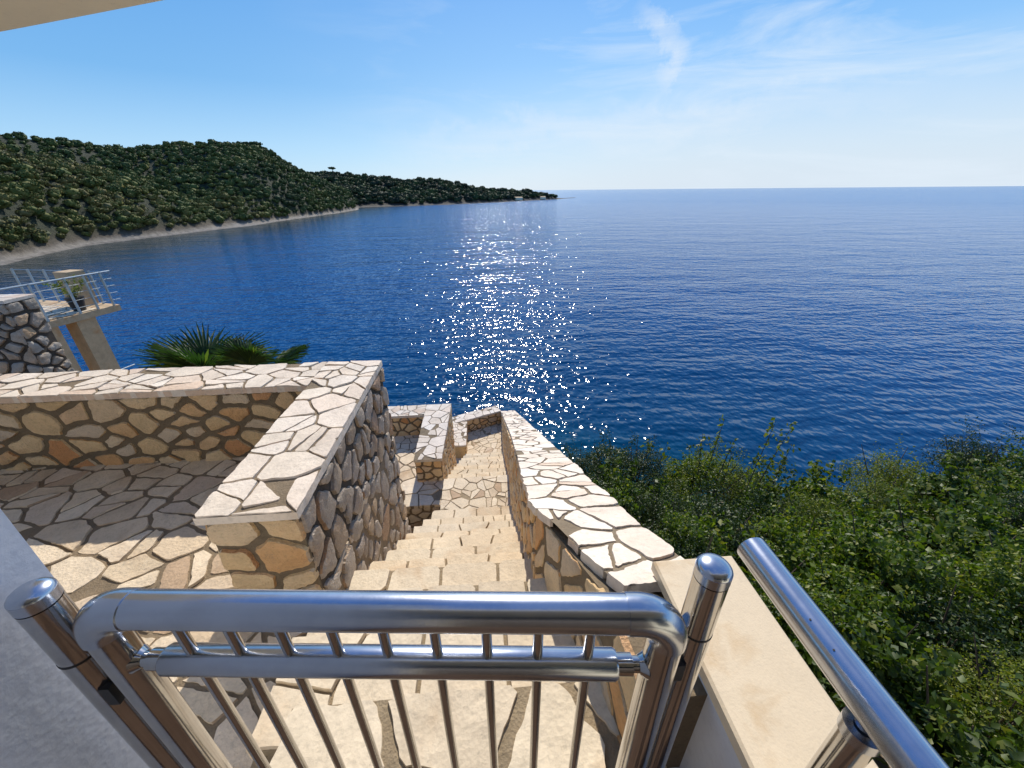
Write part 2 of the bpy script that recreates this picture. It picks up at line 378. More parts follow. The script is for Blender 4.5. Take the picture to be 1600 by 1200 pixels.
put(c, 'coping', [M['coping'], M['mortar']], w1)

# ------------------------------------------------------------------ steps
def xr(y):      # inner face of the right wall
    if y < .64: return .33 - (y - .45) * .1
    if y < 1.44: return .315 + (y - .64) * (.215 - .315) / .8
    return .215 + (y - 1.44) * .0235
def xl(y): return -.80 if y < 2.9 else -.80 + (y - 2.9) * .05
stairs = root('stone_stairs', -.3, 1.5, -1.38, 'long straight flight of cream stone steps descending between two rubble walls', 'staircase')
steps = [(-.02, .66, -1.38, -.62, .44), (.66, .98, -1.55, -.79, None), (.98, 1.255, -1.68, -.80, None)]
ys = [1.255, 1.575, 1.835, 2.14, 2.42, 2.71, 3.05, 3.42, 3.91]; zs = [-1.93, -2.17, -2.42, -2.62, -2.86, -3.12, -3.40, -3.74]
for i in range(8): steps.append((ys[i], ys[i + 1], zs[i], xl((ys[i] + ys[i + 1]) / 2) - (0 if ys[i + 1] < 2.9 else .0), None))
y = 4.78; z = -3.95
LAND2 = (7.95, -6.05)
n2 = 8
for i in range(n2):
    ya = 4.78 + (7.95 - 4.78) / n2 * i; yb = 4.78 + (7.95 - 4.78) / n2 * (i + 1)
    steps.append((ya, yb, -3.95 - 2.1 / (n2 + 1) * (i + 1), -.70 + (ya - 4.78) * .045, None))
for i, (ya, yb, zz, xa, xb) in enumerate(steps):
    s = MB(); rnd = random.Random(i * 3 + 5); random.seed(i * 3 + 5)
    xb = xb if xb is not None else xr((ya + yb) / 2) + .03
    y0 = ya - .04; y1 = yb + .012
    s.box(xa + .01, xb, y0 - .02, y1 - .02, zz - (.55 if i else .8), zz - .055, 1)
    P = rect(xa, xb, y0 + .03, y1)
    if i == 0:
        paving(s, P, HZ(zz), .30, .035, -.06, 0, 911, rough=.014, m=0, hn=.004)
    else:
        sd = []; x = xa
        while x < xb - .05:
            w = rnd.uniform(.15, .36); sd.append((x + w / 2, (y0 + y1) / 2 + rnd.uniform(-.02, .02)))
            if rnd.random() < .22 and yb - ya > .25: sd[-1] = (x + w / 2, y0 + .08); sd.append((x + w / 2 + .03, y1 - .07))
            x += w
        paving(s, P, HZ(zz), .2, .013, -.06, 0, 40 + i, rough=.0035, seeds=sd, hn=.004, ay=1.3, bedh=-.018, split=.1)
    # riser stones facing the sea
    rubble(s, rect(xa + .01, xb - .01, zz - .26, zz - .065), FY(y1 - .024, 1), .16, .02, .008, 400 + i, ax=1.6)
    if 2.9 < yb < 4.2: rubble(s, rect(y0, y1 - .03, zz - .5, zz - .065), FX(xa + .01, -1), .12, .02, .012, 500 + i)
    put(s, 'step', [M['step'], M['mortar_sand']], stairs)
# landings
mb = MB()
paving(mb, [(-.70, 3.925), (.30, 3.925), (.315, 4.80), (-.70, 4.80)], HZ(-3.95), .22, .013, -.05, 0, 61, rough=.008)
mb.box(-.70, .31, 3.92, 4.78, -4.6, -4.005, 1)
t = put_top(mb, 'landing_paving', [M['floor'], M['mortar_sand']], (-.2, 4.3, -3.95)); tag(t, 'small paved landing halfway down the steps', 'landing', kind='structure')
mb = MB()
paving(mb, rect(-3.0, -.703, 4.25, 6.08), HZ(-3.95), .27, .018, -.05, 0, 62, rough=.008)
mb.box(-3.0, -.71, 4.26, 6.4, -6.2, -4.005, 1)
rubble(mb, rect(-3., -.72, -5.4, -4.01), FY(4.262, -1), .17, .03, .02, 63)
t = put_top(mb, 'lower_terrace_paving', [M['floor'], M['mortar']], (-2, 5, -3.95)); tag(t, 'middle terrace of crazy paving beside the landing, partly in shadow', 'terrace', kind='structure')
mb = MB()
paving(mb, [(-.56, 7.96), (.40, 7.96), (.44, 9.7), (-.56, 9.25)], HZ(-6.05), .22, .013, -.05, 0, 64, rough=.01)
paving(mb, rect(-2.4, -.563, 7.75, 8.6), HZ(-6.05), .25, .02, -.05, 0, 65)
mb.prism([(-2.4, 7.76), (.38, 7.9), (.45, 9.72), (-2.4, 9.3)], -8.6, -6.105, 1)
rubble(mb, rect(-2.4, -.6, -7.6, -6.11), FY(7.765, -1), .17, .03, .02, 66)
t = put_top(mb, 'bottom_landing_paving', [M['floor'], M['mortar_sand']], (-.2, 8.5, -6.05)); tag(t, 'bottom landing of small cream flagstones before the end wall', 'landing', kind='structure')

# middle wall pair and lower wall
w2 = root('stone_wall', -.9, 5.4, -3.95, 'lower stone parapet with pale coping beside the middle terrace, casting a shadow on the landing', 'wall', 'stone parapet walls with pale coping')
b = MB()
b.prism([(-1.085, 4.77), (-.705, 4.77), (-.66, 6.39), (-1.085, 6.39)], -6.4, -3.576, 1); b.box(-3.0, -1.085, 6.06, 6.39, -6.4, -3.576, 1)
rubble(b, rect(4.78, 6.38, -5.6, -3.58), lambda u, v, h: (-.705 + (u - 4.77) * .028 + h, u, v), .15, .03, .02, 71, ax=.95)
rubble(b, rect(-1.08, -.71, -3.98, -3.58), FY(4.77, -1), .18, .03, .018, 72)
rubble(b, rect(-3.0, -1.09, -3.98, -3.58), FY(6.06, -1), .17, .03, .018, 73)
rubble(b, rect(4.78, 6.05, -3.98, -3.58), FX(-1.085, -1), .17, .03, .018, 74)
put(b, 'wall_body', [M['rubble'], M['wall_mortar']], w2)
c = MB()
paving(c, [(-1.10, 4.745), (-.69, 4.745), (-.645, 6.40), (-1.10, 6.40)], HZ(-3.53), .25, .013, -.045, 0, 75)
paving(c, rect(-3.0, -1.103, 6.04, 6.40), HZ(-3.53), .25, .013, -.045, 0, 76)
put(c, 'coping', [M['coping'], M['mortar']], w2)
w3 = root('stone_wall', -.7, 8.7, -6.05, 'short low stone wall with pale top beside the bottom landing', 'wall', 'stone parapet walls with pale coping')
b = MB()
b.box(-.90, -.565, 8.12, 9.5, -8, -5.70, 1)
rubble(b, rect(-.89, -.57, -6.06, -5.705), FY(8.12, -1), .25, .03, .02, 81)
rubble(b, rect(8.13, 9.2, -6.06, -5.705), FX(-.565, 1), .2, .03, .02, 82)
put(b, 'wall_body', [M['rubble'], M['wall_mortar']], w3)
c = MB(); paving(c, rect(-.92, -.545, 8.09, 9.2), HZ(-5.655), .25, .013, -.045, 0, 83); put(c, 'coping', [M['coping'], M['mortar']], w3)
w4 = root('stone_wall', -.1, 9.6, -6.05, 'far end wall of golden rubble closing the bottom landing above the water', 'wall', 'stone parapet walls with pale coping')
b = MB(); A = Vector((-1.3, 9.0)); B = Vector((.42, 9.72)); d = (B - A).normalized(); nn = Vector((d.y, -d.x)); Lw = (B - A).length
b.prism([tuple(A), tuple(B), tuple(B - nn * .3), tuple(A - nn * .3)], -8.5, -5.70, 1)
rubble(b, rect(0, Lw, -6.08, -5.705), lambda u, v, h: (A.x + d.x * u + nn.x * h, A.y + d.y * u + nn.y * h, v), .17, .03, .02, 85)
put(b, 'wall_body', [M['rubble'], M['wall_mortar']], w4)
c = MB()
paving(c, rect(-.02, Lw - .02, -.32, .02), lambda u, v, h: (A.x + d.x * u + nn.x * v, A.y + d.y * u + nn.y * v, -5.65 + h), .25, .013, -.045, 0, 86)
put(c, 'coping', [M['coping'], M['mortar']], w4)

# ------------------------------------------------------------------ right wall with sloping top
def ct(y): return -.62 - .52 * y
w5 = root('stone_wall', .5, 3., -2.5, 'long rubble wall right of the steps, its crazy-paved top sloping down to the sea', 'wall', 'stone parapet walls with pale coping')
inn = [(.40, .55), (.345, .75), (.29, 1.0), (.25, 1.215), (.192, 1.44), (.205, 1.88), (.24, 2.63), (.30, 4.4), (.40, 9.7)]
outp = [(.60, .55), (.60, 1.17), (.61, 1.68), (.64, 2.92), (.67, 4.28), (.80, 9.75)]
def lerp(tab, y):
    for i in range(len(tab) - 1):
        if y <= tab[i + 1][1] or i == len(tab) - 2:
            a, b_ = tab[i], tab[i + 1]; return a[0] + (b_[0] - a[0]) * (y - a[1]) / (b_[1] - a[1])
b = MB()
cuts = [.45, .75, 1.0, 1.215, 1.44, 2.0, 3.0, 4.4, 6.0, 8.0, 9.74]
base = len(b.v)
for yy in cuts:
    xi = xr(yy) + .012; xo = lerp(outp, yy) - .02; tz = ct(yy) - .052 if yy > .7 else -1.035
    b.v += [(xi, yy, tz), (xo, yy, tz), (xo, yy, tz - 2.6), (xi, yy, tz - 2.6)]
for i in range(len(cuts) - 1):
    a = base + 4 * i; e = a + 4
    for k in range(4): k2 = (k + 1) % 4; b.face((a + k, a + k2, e + k2, e + k), 1)
b.face((base, base + 3, base + 2, base + 1), 1); e = base + 4 * (len(cuts) - 1); b.face((e, e + 1, e + 2, e + 3), 1)
def mp_in(u, v, h): return (xr(u) + .012 - h, u, min(ct(u), -.98) - .058 - v)
rubble(b, rect(.47, 1.44, 0, .75), mp_in, .22, .036, .012, 91, ax=.9, ay=1.25)
rubble(b, rect(1.44, 4.9, 0, 1.6), mp_in, .19, .03, .018, 92, ax=.95)
rubble(b, rect(4.9, 9.6, 0, 1.3), mp_in, .18, .03, .02, 93, ax=1.2)
rubble(b, rect(.85, 9.6, 0, 1.2), lambda u, v, h: (lerp(outp, u) - .02 + h, u, ct(u) - .058 - v), .25, .03, .02, 94, ax=1.2)
put(b, 'wall_body', [M['rubble'], M['wall_mortar']], w5)
c = MB()
def mp_c(u, v, h):      # v 0..1 scaled to .42
    a = lerp(inn, u); o = lerp(outp, u); t_ = v / .42
    return (a + (o - a) * t_, u, ct(u) + h + (.012 * noise.noise(Vector((u * 3, v * 3, 2)))))
paving(c, rect(.70, 3.4, 0, .42), mp_c, .25, .020, -.045, 0, 203, split=.35, rough=.010, ax=.95, ay=1.05, gridbed=True, seg=.016)
paving(c, rect(3.4, 9.72, 0, .42), mp_c, .24, .022, -.045, 0, 98, rough=.008, ax=1.15, gridbed=True)
put(c, 'coping', [M['coping'], M['mortar']], w5)

# ------------------------------------------------------------------ marble slab ledge by the gate
led = root('marble_ledge', .55, .3, -1.75, 'smooth beige marble slab on a grey plastered ledge right of the gate', 'ledge')
b = MB()
def rbox(mb, x0, x1, y0, y1, z0, z1, r=.006, m=0):
    q = [(x0 + r, y0 + r), (x1 - r, y0 + r), (x1 - r, y1 - r), (x0 + r, y1 - r)]; p = [(x0, y0), (x1, y0), (x1, y1), (x0, y1)]
    L4 = [(q, z0), (p, z0 + r), (p, z1 - r), (q, z1)]; base = len(mb.v)
    for pp, zz in L4:
        for a in pp: mb.v.append((a[0], a[1], zz))
    mb.face((base + 3, base + 2, base + 1, base), m); mb.face([base + 12 + k for k in range(4)], m)
    for l in range(3):
        for k in range(4): k2 = (k + 1) % 4; mb.face((base + 4 * l + k, base + 4 * l + k2, base + 4 * l + 4 + k2, base + 4 * l + 4 + k), m)
rbox(b, .455, .69, -1.3, .745, -.992, -.95); put(b, 'slab', M['slab'], led)
b = MB(); b.box(.475, .67, -1.3, .55, -2.4, -.994); b.box(.44, .67, -1.3, .46, -2.4, -1.39); put(b, 'plinth', M['plaster'], led)

# ------------------------------------------------------------------ house: wall left of the gate, facade behind, eave
house = root('house', -2.2, -1.5, TZ, 'white rendered house wall left of the gate with a cream eave overhead', 'house')
b = MB(); b.box(-.84, -.605, -1.6, .415, -1.76, 2.4); b.box(-6, -.84, .2, .40, -1.76, 1.2); put(b, 'gate_wall', M['plaster'], house)
b = MB(); b.box(-.6, 3.2, -1.75, -1.5, -1.76, 2.4); put(b, 'facade', M['plaster_warm'], house)
b = MB(); b.box(-.55, .85, -1.49, -1.44, -1.38, .75); dr = put(b, 'door', M['dark_wood'], house)
b = MB(); b.tube([(.36, -1.42, -.35), (.36, -1.40, -.35), (.26, -1.40, -.35)], .012, 8); put(b, 'door_handle', M['steel'], house)
b = MB(); b.box(1.1, 2.3, -1.49, -1.45, -.6, .6); put(b, 'window', M['glass'], house)
b = MB()
# cream eave, its sea edge slightly bowed
pts = [(-5.2, .42), (-1.24, .42), (-1.24, 2.34)]
for k in range(1, 9): t_ = k / 8; pts.append((-1.24 - 3.96 * t_, 2.34 + 1.5 * t_ + .03 * math.sin(t_ * 3.1)))
b.prism(pts, .75, .86)
b.box(-.6, 3.2, -1.5, -.3, 1.0, 1.14)  # unseen slab behind the eye, added to shade the facade
put(b, 'eave', M['plaster_warm'], house)
b = MB(); b.box(-.62, .46, -1.5, .16, -1.75, -1.36)
t = put_top(b, 'gate_landing', M['terracotta'], (0, -.7, -1.38)); tag(t, 'terracotta landing behind the gate', 'landing', kind='structure')

# ------------------------------------------------------------------ gate
GA = Vector((-.502, .352, 0)); GB = Vector((.213, .285, 0)); gd = (GB - GA).normalized(); GL = (GB - GA).length
def G(u, z, o=0): p = GA + gd * u; return (p.x - gd.y * o, p.y + gd.x * o, z)
gate = root('metal_gate', 0, .31, -1.38, 'closed tubular metal gate with nine thin bars at the head of the steps', 'gate')
rr_ = .0228; zt = -.4605; be = .042
b = MB(); b.tube([G(be, zt), G(GL - be, zt)], rr_, 40); put(b, 'top_rail', M['satin'], gate)
for side in (0, 1):
    b = MB(); P = []
    for k in range(0, 11):
        an = math.pi / 2 * k / 10
        u = be - be * math.sin(an); z = zt - be + be * math.cos(an)
        P.append(G(u if side == 0 else GL - u, z))
    P.insert(0, G(be + .014 if side == 0 else GL - be - .014, zt)); P.append(G(0 if side == 0 else GL, zt - be - .004))
    b.tube(P, rr_ + .0012, 40); put(b, 'elbow', M['satin'], gate)
    b = MB(); u = 0 if side == 0 else GL
    b.tube([G(u, zt - be - .004), G(u, -1.30)], rr_ - .001, 40); put(b, 'stile', M['steel'], gate)
    # pin joining the middle rail
    b = MB(); s = 1 if side == 0 else -1
    b.tube([G(u + s * .015, -.566), G(u + s * .036, -.566)], .010, 20); b.tube([G(u + s * .036, -.566), G(u + s * .060, -.566)], .0135, 20)
    b.tube([G(u + s * .017, -.566), G(u + s * .027, -.566)], [.017, .011], 24)
    put(b, 'rail_connector', M['steel'], gate)
b = MB(); b.tube([G(.056, -.566), G(.060, -.566), G(GL - .060, -.566), G(GL - .056, -.566)], [.017, .0195, .0195, .017], 40); put(b, 'middle_rail', M['satin'], gate)
b = MB(); b.tube([G(.02, -1.27), G(GL - .02, -1.27)], .0195, 24); put(b, 'bottom_rail', M['satin'], gate)
for k in range(9):
    u = .098 + (GL - .098 - .095) * k / 8
    b = MB(); b.tube([G(u, zt - .015), G(u, -1.26)], .0068, 16); put(b, 'baluster', M['steel'], gate)
def dome(b, x, y, z, r, h, seg=36):
    P = []; Rr = []
    for k in range(7):
        a = math.pi / 2 * k / 6; P.append((x, y, z + h * math.sin(a))); Rr.append(max(r * math.cos(a), .0008))
    b.tube(P, Rr, seg)
def gate_post(x, y, ztop, hx, label):
    r = root('gate_post', x, y, -1.38, label, 'post', 'steel posts holding the gate')
    b = MB(); b.tube([(x, y, ztop - .02), (x, y, -1.4)], .0215, 40); put(b, 'post_tube', M['steel'], r)
    b = MB(); b.tube([(x, y, ztop - .018), (x, y, ztop - .003)], .0218, 40); dome(b, x, y, ztop - .004, .0218, .012); put(b, 'post_cap', M['satin'], r)
    b = MB(); s = hx
    zq = ztop - .115
    b.tube([(x + s * .03, y, zq), (x + s * .03, y, zq - .055)], .010, 20)
    b.tube([(x + s * .03, y, zq + .006), (x + s * .03, y, zq)], .0125, 20)
    b.tube([(x + s * .03, y, zq - .055), (x + s * .03, y, zq - .068)], .0125, 20)
    b.box(min(x, x + s * .03), max(x, x + s * .03), y - .005, y + .005, zq - .05, zq - .01)
    b.tube([(x + s * .052, y, zq - .03), (x + s * .03, y, zq - .03)], .005, 12)
    put(b, 'hinge', M['steel'], r)
    b = MB(); b.tube([(x, y, zq - .004), (x, y, zq - .0075)], .0220, 40); put(b, 'joint_ring', M['black'], r)
    b = MB(); b.box(x + s * .012, x + s * .026, y - .0200, y - .010, zq - .10, zq - .062); put(b, 'latch_slot', M['black'], r)
gate_post(.277, .318, -.425, -1, 'domed steel post right of the gate beside the marble ledge')
gate_post(-.556, .356, -.428, 1, 'domed steel post left of the gate against the white house wall')
# handrail
hr = root('handrail', .5, .3, -.95, 'thick satin metal handrail tube running above the marble ledge', 'handrail')
b = MB(); hx = .50
b.tube([(hx, .492, -.625), (hx, .502, -.625), (hx, -1.3, -.625)], [.024, .0275, .0275], 48); put(b, 'rail', M['satin'], hr)
for py in (.235, -.8):
    b = MB(); b.tube([(hx, py, -.68), (hx, py, -.949)], .0225, 40); p_ = put(b, 'support_post', M['steel'], hr)
    b = MB(); b.tube([(hx, py, -.665), (hx, py, -.685)], .025, 40); b.tube([(hx, py, -.662), (hx, py, -.65)], .012, 20); put(b, 'bracket', M['satin'], hr)
for (a_, y_) in ((-.35, .30), (-.30, .345)):
    b = MB(); b.tube([(hx - .0275 * math.sin(.5), y_, -.625 + .0275 * math.cos(.5)), (hx - .0285 * math.sin(.5), y_, -.625 + .0285 * math.cos(.5))], .0016, 8); put(b, 'screw', M['black'], hr)

# ------------------------------------------------------------------ neighbour wall + balcony at left
stone_wall('', -10.5, -7.22, 6.45, 6.9, -4.5, -1.44, {'-y': (-9.4, -7.24), '+x': (6.46, 6.88)}, 'dark rubble wall with a pale top left of the balcony, standing beyond the terrace parapet', 301, cell=.24, gap=.05, capcell=.4, rub='rubble_grey', mort='mortar_dark', rnd_depth=.05)
S = 1.3
T = Vector((-8.40 * S, 9.67 * S)); e = Vector((.244, .970)); e.normalize(); inw = Vector((-e.y, e.x))
ZB = -2.31 * S
def BP(a, i_): p = T - e * a + inw * i_; return (p.x, p.y)
bal = root('concrete_balcony', T.x - 1.5, T.y - 1, ZB, 'small concrete balcony on square columns hanging over the sea behind the left wall', 'balcony')
b = MB(); b.prism([BP(4.2, 3.2), BP(4.2, 0), BP(0, 0), BP(-.1, .9), BP(-.1, 3.2)][::1], ZB - .17, ZB)
put(b, 'slab', M['concrete'], bal)
def col(a0, a1, i0, i1, z0, z1, nm, mt='concrete'):
    b = MB(); b.prism([BP(a1, i1), BP(a1, i0), BP(a0, i0), BP(a0, i1)], z0, z1); put(b, nm, M[mt], bal)
col(.70, 1.18, .06, .5, -13, ZB - .17, 'column'); col(1.6, 1.98, .06, .45, -13, ZB - .17, 'column')
col(-.02, .42, .75, 1.25, ZB, ZB + 1.0, 'corner_pillar')
b = MB(); b.tube([BP(.2, .2) + (ZB - 1.9,), BP(1.8, .2) + (ZB - 1.9,)], .02, 8); put(b, 'brace', M['galv'], bal)
b = MB(); paving(b, rect(.5, 2.0, .1, 3.0), lambda u, v, h: BP(u, v) + (ZB + .02 + h,), .35, .03, -.01, 0, 305); put(b, 'floor_slabs', [M['floor'], M['mortar']], bal)
rl = root('balcony_railing', T.x - 1, T.y - 1, ZB, 'grey galvanised railing with thin wires around the small balcony', 'railing')
def bpost(a, i_, h=.98):
    b = MB(); x, y = BP(a, i_); b.box(x - .022, x + .022, y - .022, y + .022, ZB - .02, ZB + h); put(b, 'railing_post', M['galv'], rl)
for a in (.12, .55, 1.0, 1.75, 2.9): bpost(a, .04, .98)
for i_ in (.55, 1.6, 2.2, 2.8, 3.4): bpost(0.02, i_)
b = MB(); b.tube([BP(-.15, .04) + (ZB + .96,), BP(4.2, .04) + (ZB + .96,)], .024, 8); put(b, 'top_bar', M['galv'], rl)
b = MB(); b.tube([BP(.02, -.1) + (ZB + .96,), BP(.02, 3.4) + (ZB + .96,)], .012, 8); put(b, 'top_bar', M['galv'], rl)
for k in range(4):
    b = MB(); z = ZB + .16 + .2 * k
    b.tube([BP(4.2, .04) + (z,), BP(-.12, .04) + (z,)], .006, 5); b.tube([BP(.02, -.2) + (z,), BP(.02, 3.4) + (z,)], .006, 5)
    put(b, 'wire', M['galv'], rl)
# ------------------------------------------------------------------ leaf builders
def leaves_arrays(P, Nrm, size, rg, narrow=.55, fold=.25):
    """two-triangle folded leaves at points P with rough normals Nrm -> verts, faces"""
    n = len(P)
    a = rg.normal(size=(n, 3)); Nn = Nrm + .8 * rg.normal(size=(n, 3)); Nn /= np.linalg.norm(Nn, axis=1)[:, None] + 1e-9
    t = np.cross(a, Nn); t /= np.linalg.norm(t, axis=1)[:, None] + 1e-9
    s = np.cross(Nn, t); L = size * rg.uniform(.6, 1.35, n)[:, None]
    v = np.empty((n, 4, 3)); v[:, 0] = P - t * L * .5; v[:, 2] = P + t * L * .5
    v[:, 1] = P + s * L * narrow * .5 + Nn * L * fold * .4; v[:, 3] = P - s * L * narrow * .5 + Nn * L * fold * .4
    f = np.arange(n)[:, None] * 4
    F = np.concatenate([f + np.array([0, 1, 2]), f + np.array([0, 2, 3])], axis=0)
    return v.reshape(-1, 3), F
def mesh_from(name, V, F, mats, mi=None, smooth=False):
    me = bpy.data.meshes.new(name); n = len(V); m = len(F); k = F.shape[1]
    me.vertices.add(n); me.vertices.foreach_set('co', np.ascontiguousarray(V, dtype=np.float32).ravel())
    me.loops.add(m * k); me.loops.foreach_set('vertex_index', F.astype(np.int32).ravel())
    me.polygons.add(m); me.polygons.foreach_set('loop_start', np.arange(0, m * k, k, dtype=np.int32))
    me.polygons.foreach_set('loop_total', np.full(m, k, dtype=np.int32))
    for x in mats: me.materials.append(x)
    if mi is not None: me.polygons.foreach_set('material_index', mi.astype(np.int32))
    if smooth: me.polygons.foreach_set('use_smooth', np.ones(m, dtype=bool))
    me.update(calc_edges=True); return me
def lumpy_points(n, rg, rx, ry, rz, lumps=14, shell=.35, lump_r=.42):
    c = rg.normal(size=(lumps, 3)); c /= np.linalg.norm(c, axis=1)[:, None]; c[:, 2] = np.abs(c[:, 2]) * .9 - .15
    c *= rg.uniform(.45, .85, lumps)[:, None]
    idx = rg.integers(0, lumps, n); d = rg.normal(size=(n, 3)); d /= np.linalg.norm(d, axis=1)[:, None]
    r = lump_r * (1 - shell * rg.random(n) ** 1.5)[:, None] * (.75 + .5 * rg.random(lumps)[idx])[:, None]
    P = c[idx] + d * r; Nn = d * .7 + P * .5
    sc = np.array([rx, ry, rz]); return P * sc, Nn
def bush_mesh(name, n, r, size, mat, seed, lumps=14, narrow=.55, rz=None, sprigs=9):
    rg = np.random.default_rng(seed)
    P, Nn = lumpy_points(n, rg, r, r, rz or r * .85, lumps)
    Q = [P]; QN = [Nn]
    for k in range(sprigs):
        a = rg.uniform(0, 6.28); d = np.array([math.cos(a) * .5, math.sin(a) * .5, 1.]); d /= np.linalg.norm(d)
        s0 = d * r * .7; m = 40; t = rg.random(m)[:, None]
        Q.append(s0 + d * t * r * .6 + rg.normal(size=(m, 3)) * .035); QN.append(rg.normal(size=(m, 3)))
    P = np.concatenate(Q); Nn = np.concatenate(QN)
    V, F = leaves_arrays(P, Nn, size, rg, narrow)
    return mesh_from(name, V, F, [mat])
def stems_mesh(name, r, seed, k=9):
    rnd = random.Random(seed); b = MB()
    for i in range(k):
        a = rnd.uniform(0, 6.28); q = rnd.uniform(.2, .75) * r
        b.tube([(0, 0, -r * 1.1), (math.cos(a) * q * .4, math.sin(a) * q * .4, -r * .3), (math.cos(a) * q * 1.25, math.sin(a) * q * 1.25, r * rnd.uniform(.2, .95))], [.018, .012, .004], 5)
    me = bpy.data.meshes.new(name); me.from_pydata(b.v, [], b.f); me.materials.append(M['bark']); return me
# ------------------------------------------------------------------ right bank
def topz(az, rho):
    k = .385
    if az > 53: k = .385 - .125 * min(1, (az - 53) / 9)
    return -1.5 - k * rho
def rmax(az):
    tab = [(12, 4.6), (20, 5.0), (30, 5.8), (40, 7.0), (50, 8.6), (60, 10.5), (95, 11)]
    for (a, r1), (b_, r2) in zip(tab, tab[1:]):
        if az <= b_: return r1 + (r2 - r1) * max(0, az - a) / (b_ - a)
    return 11
protos = []
for k, (n, r, sz, mt, lp, nar) in enumerate([(4200, .62, .058, 'leaf', 9, .62), (5200, .62, .042, 'leaf_dark', 10, .5), (3600, .6, .068, 'leaf', 11, .7), (5600, .6, .034, 'leaf_yellow', 12, .5), (6500, .62, .034, 'leaf_dark', 14, .4)]):
    protos.append((bush_mesh('foliage', n, r, sz, M[mt], 50 + k, lp, nar), stems_mesh('stem', r, 60 + k), r))
def plant_bush(x, y, z, pi, s, label, group, nm='bush', cat='bush', sz=1.):
    me, st, r = protos[pi]
    o = empty(nm, (x, y, z + CZ), random.uniform(0, 6.28)); o.scale = (s, s, s * sz); tag(o, label, cat, group)
    for n_, m_ in (('foliage', me), ('stem', st)):
        c_ = bpy.data.objects.new(n_, m_); COL.objects.link(c_); c_.parent = o
    return o
random.seed(99)
pts = []
tries = 0
while tries < 9000 and len(pts) < 150:
    tries += 1
    az = random.uniform(8, 92); rm = rmax(az); rho = random.uniform(.9, rm - .3) if random.random() < .6 else math.sqrt(random.random()) * (rm - .3)
    x = rho * math.sin(R(az)); y = rho * math.cos(R(az))
    s = (.55 + .08 * rho) * random.choice((.7, .85, 1., 1.15, 1.45))
    if x - .62 * s < .80 + .03 * y or rho < 1.2 or y < -.2: continue
    if any(math.hypot(x - a, y - b_) < .62 * (s + c_) * .50 for a, b_, c_ in pts): continue
    pts.append((x, y, s))
    z = topz(az, rho) - .5 * s + random.uniform(-.5, .12) - (.25 if s > 1.1 else 0)
    if rho < 3 and az > 60: pi = random.choice((0, 2, 0, 3))
    elif az > 50 and rho > 4: pi = random.choice((0, 3, 3, 2, 4))
    elif az < 30: pi = random.choice((4, 1, 1, 2))
    else: pi = random.choice((0, 1, 2, 4, 0, 3))
    plant_bush(x, y, z, pi, s, 'dense green leafy bush in the thicket covering the slope right of the wall', 'bushes covering the slope right of the wall')
print('bushes', len(pts))
def polar(az, rho, z): return (rho * math.sin(R(az)), rho * math.cos(R(az)), z)
# feature plants
for az, rho, z, pi, s, lab in ((16, 5.0, -3.95, 4, .75, 'dark rounded shrub against the outer side of the sloping wall, nearest the sparkling water'),
                               (22, 5.2, -4.0, 1, .85, 'dark bushy shrub second along the seaward edge from the sloping wall'),
                               (60.5, 10.2, -4.75, 4, 1.3, 'big dark tree-like shrub at the seaward edge, right of the yellow-green bush'),
                               (55, 9.0, -4.95, 3, 1.1, 'bright yellow-green bush at the seaward edge before the big dark shrub')):
    x, y, z = polar(az, rho, z); plant_bush(x, y, z, pi, s, lab, None, nm='shrub', cat='shrub')
# tall shoots
def shoots(x, y, z, spec, label, mat='leaf_yellow'):
    r = root('leafy_shoots', x, y, z, label, 'plant'); rg = np.random.default_rng(int(x * 100))
    for (dx, dy, h, lean) in spec:
        b = MB(); p0 = Vector((x + dx, y + dy, z)); p1 = p0 + Vector((lean * .5, 0, h * .55)); p2 = p0 + Vector((lean, 0, h))
        b.tube([p0, p1, p2], [.008, .006, .002], 5); put(b, 'stem', M['bark'], r)
        n = int(55 * h); t_ = rg.random(n)[:, None]; P = np.array(p0)[None] * (1 - t_) + np.array(p2)[None] * t_ + rg.normal(size=(n, 3)) * (.035 + .03 * (1 - t_))
        V, F = leaves_arrays(P, rg.normal(size=(n, 3)), .072, rg, .6)
        V = V - np.array([r.location.x, r.location.y, r.location.z - CZ])
        o = bpy.data.objects.new('leaves', mesh_from('leaves', V, F, [M[mat]])); COL.objects.link(o); o.parent = r
x, y, _ = polar(36.5, 5.6, 0); shoots(x, y, -4.1, [(-.15, 0, .95, -.1), (0, .05, 1.15, .06), (.15, 0, .8, .12), (.28, 0, .6, 0)], 'tall leafy shoots rising above the thicket in front of the sea')
x, y, _ = polar(42.5, 6.0, 0); shoots(x, y, -4.3, [(-.1, 0, 1.35, .12), (.1, .05, 1.25, .25), (.3, 0, .9, .1)], 'thin arching shoots just right of the tallest sprigs, against the blue water')
x, y, _ = polar(28, 5.4, 0); shoots(x, y, -4.1, [(-.1, 0, .75, 0), (.1, .0, .6, .1)], 'short pale-green shoots at the thicket edge near the dark shrubs')
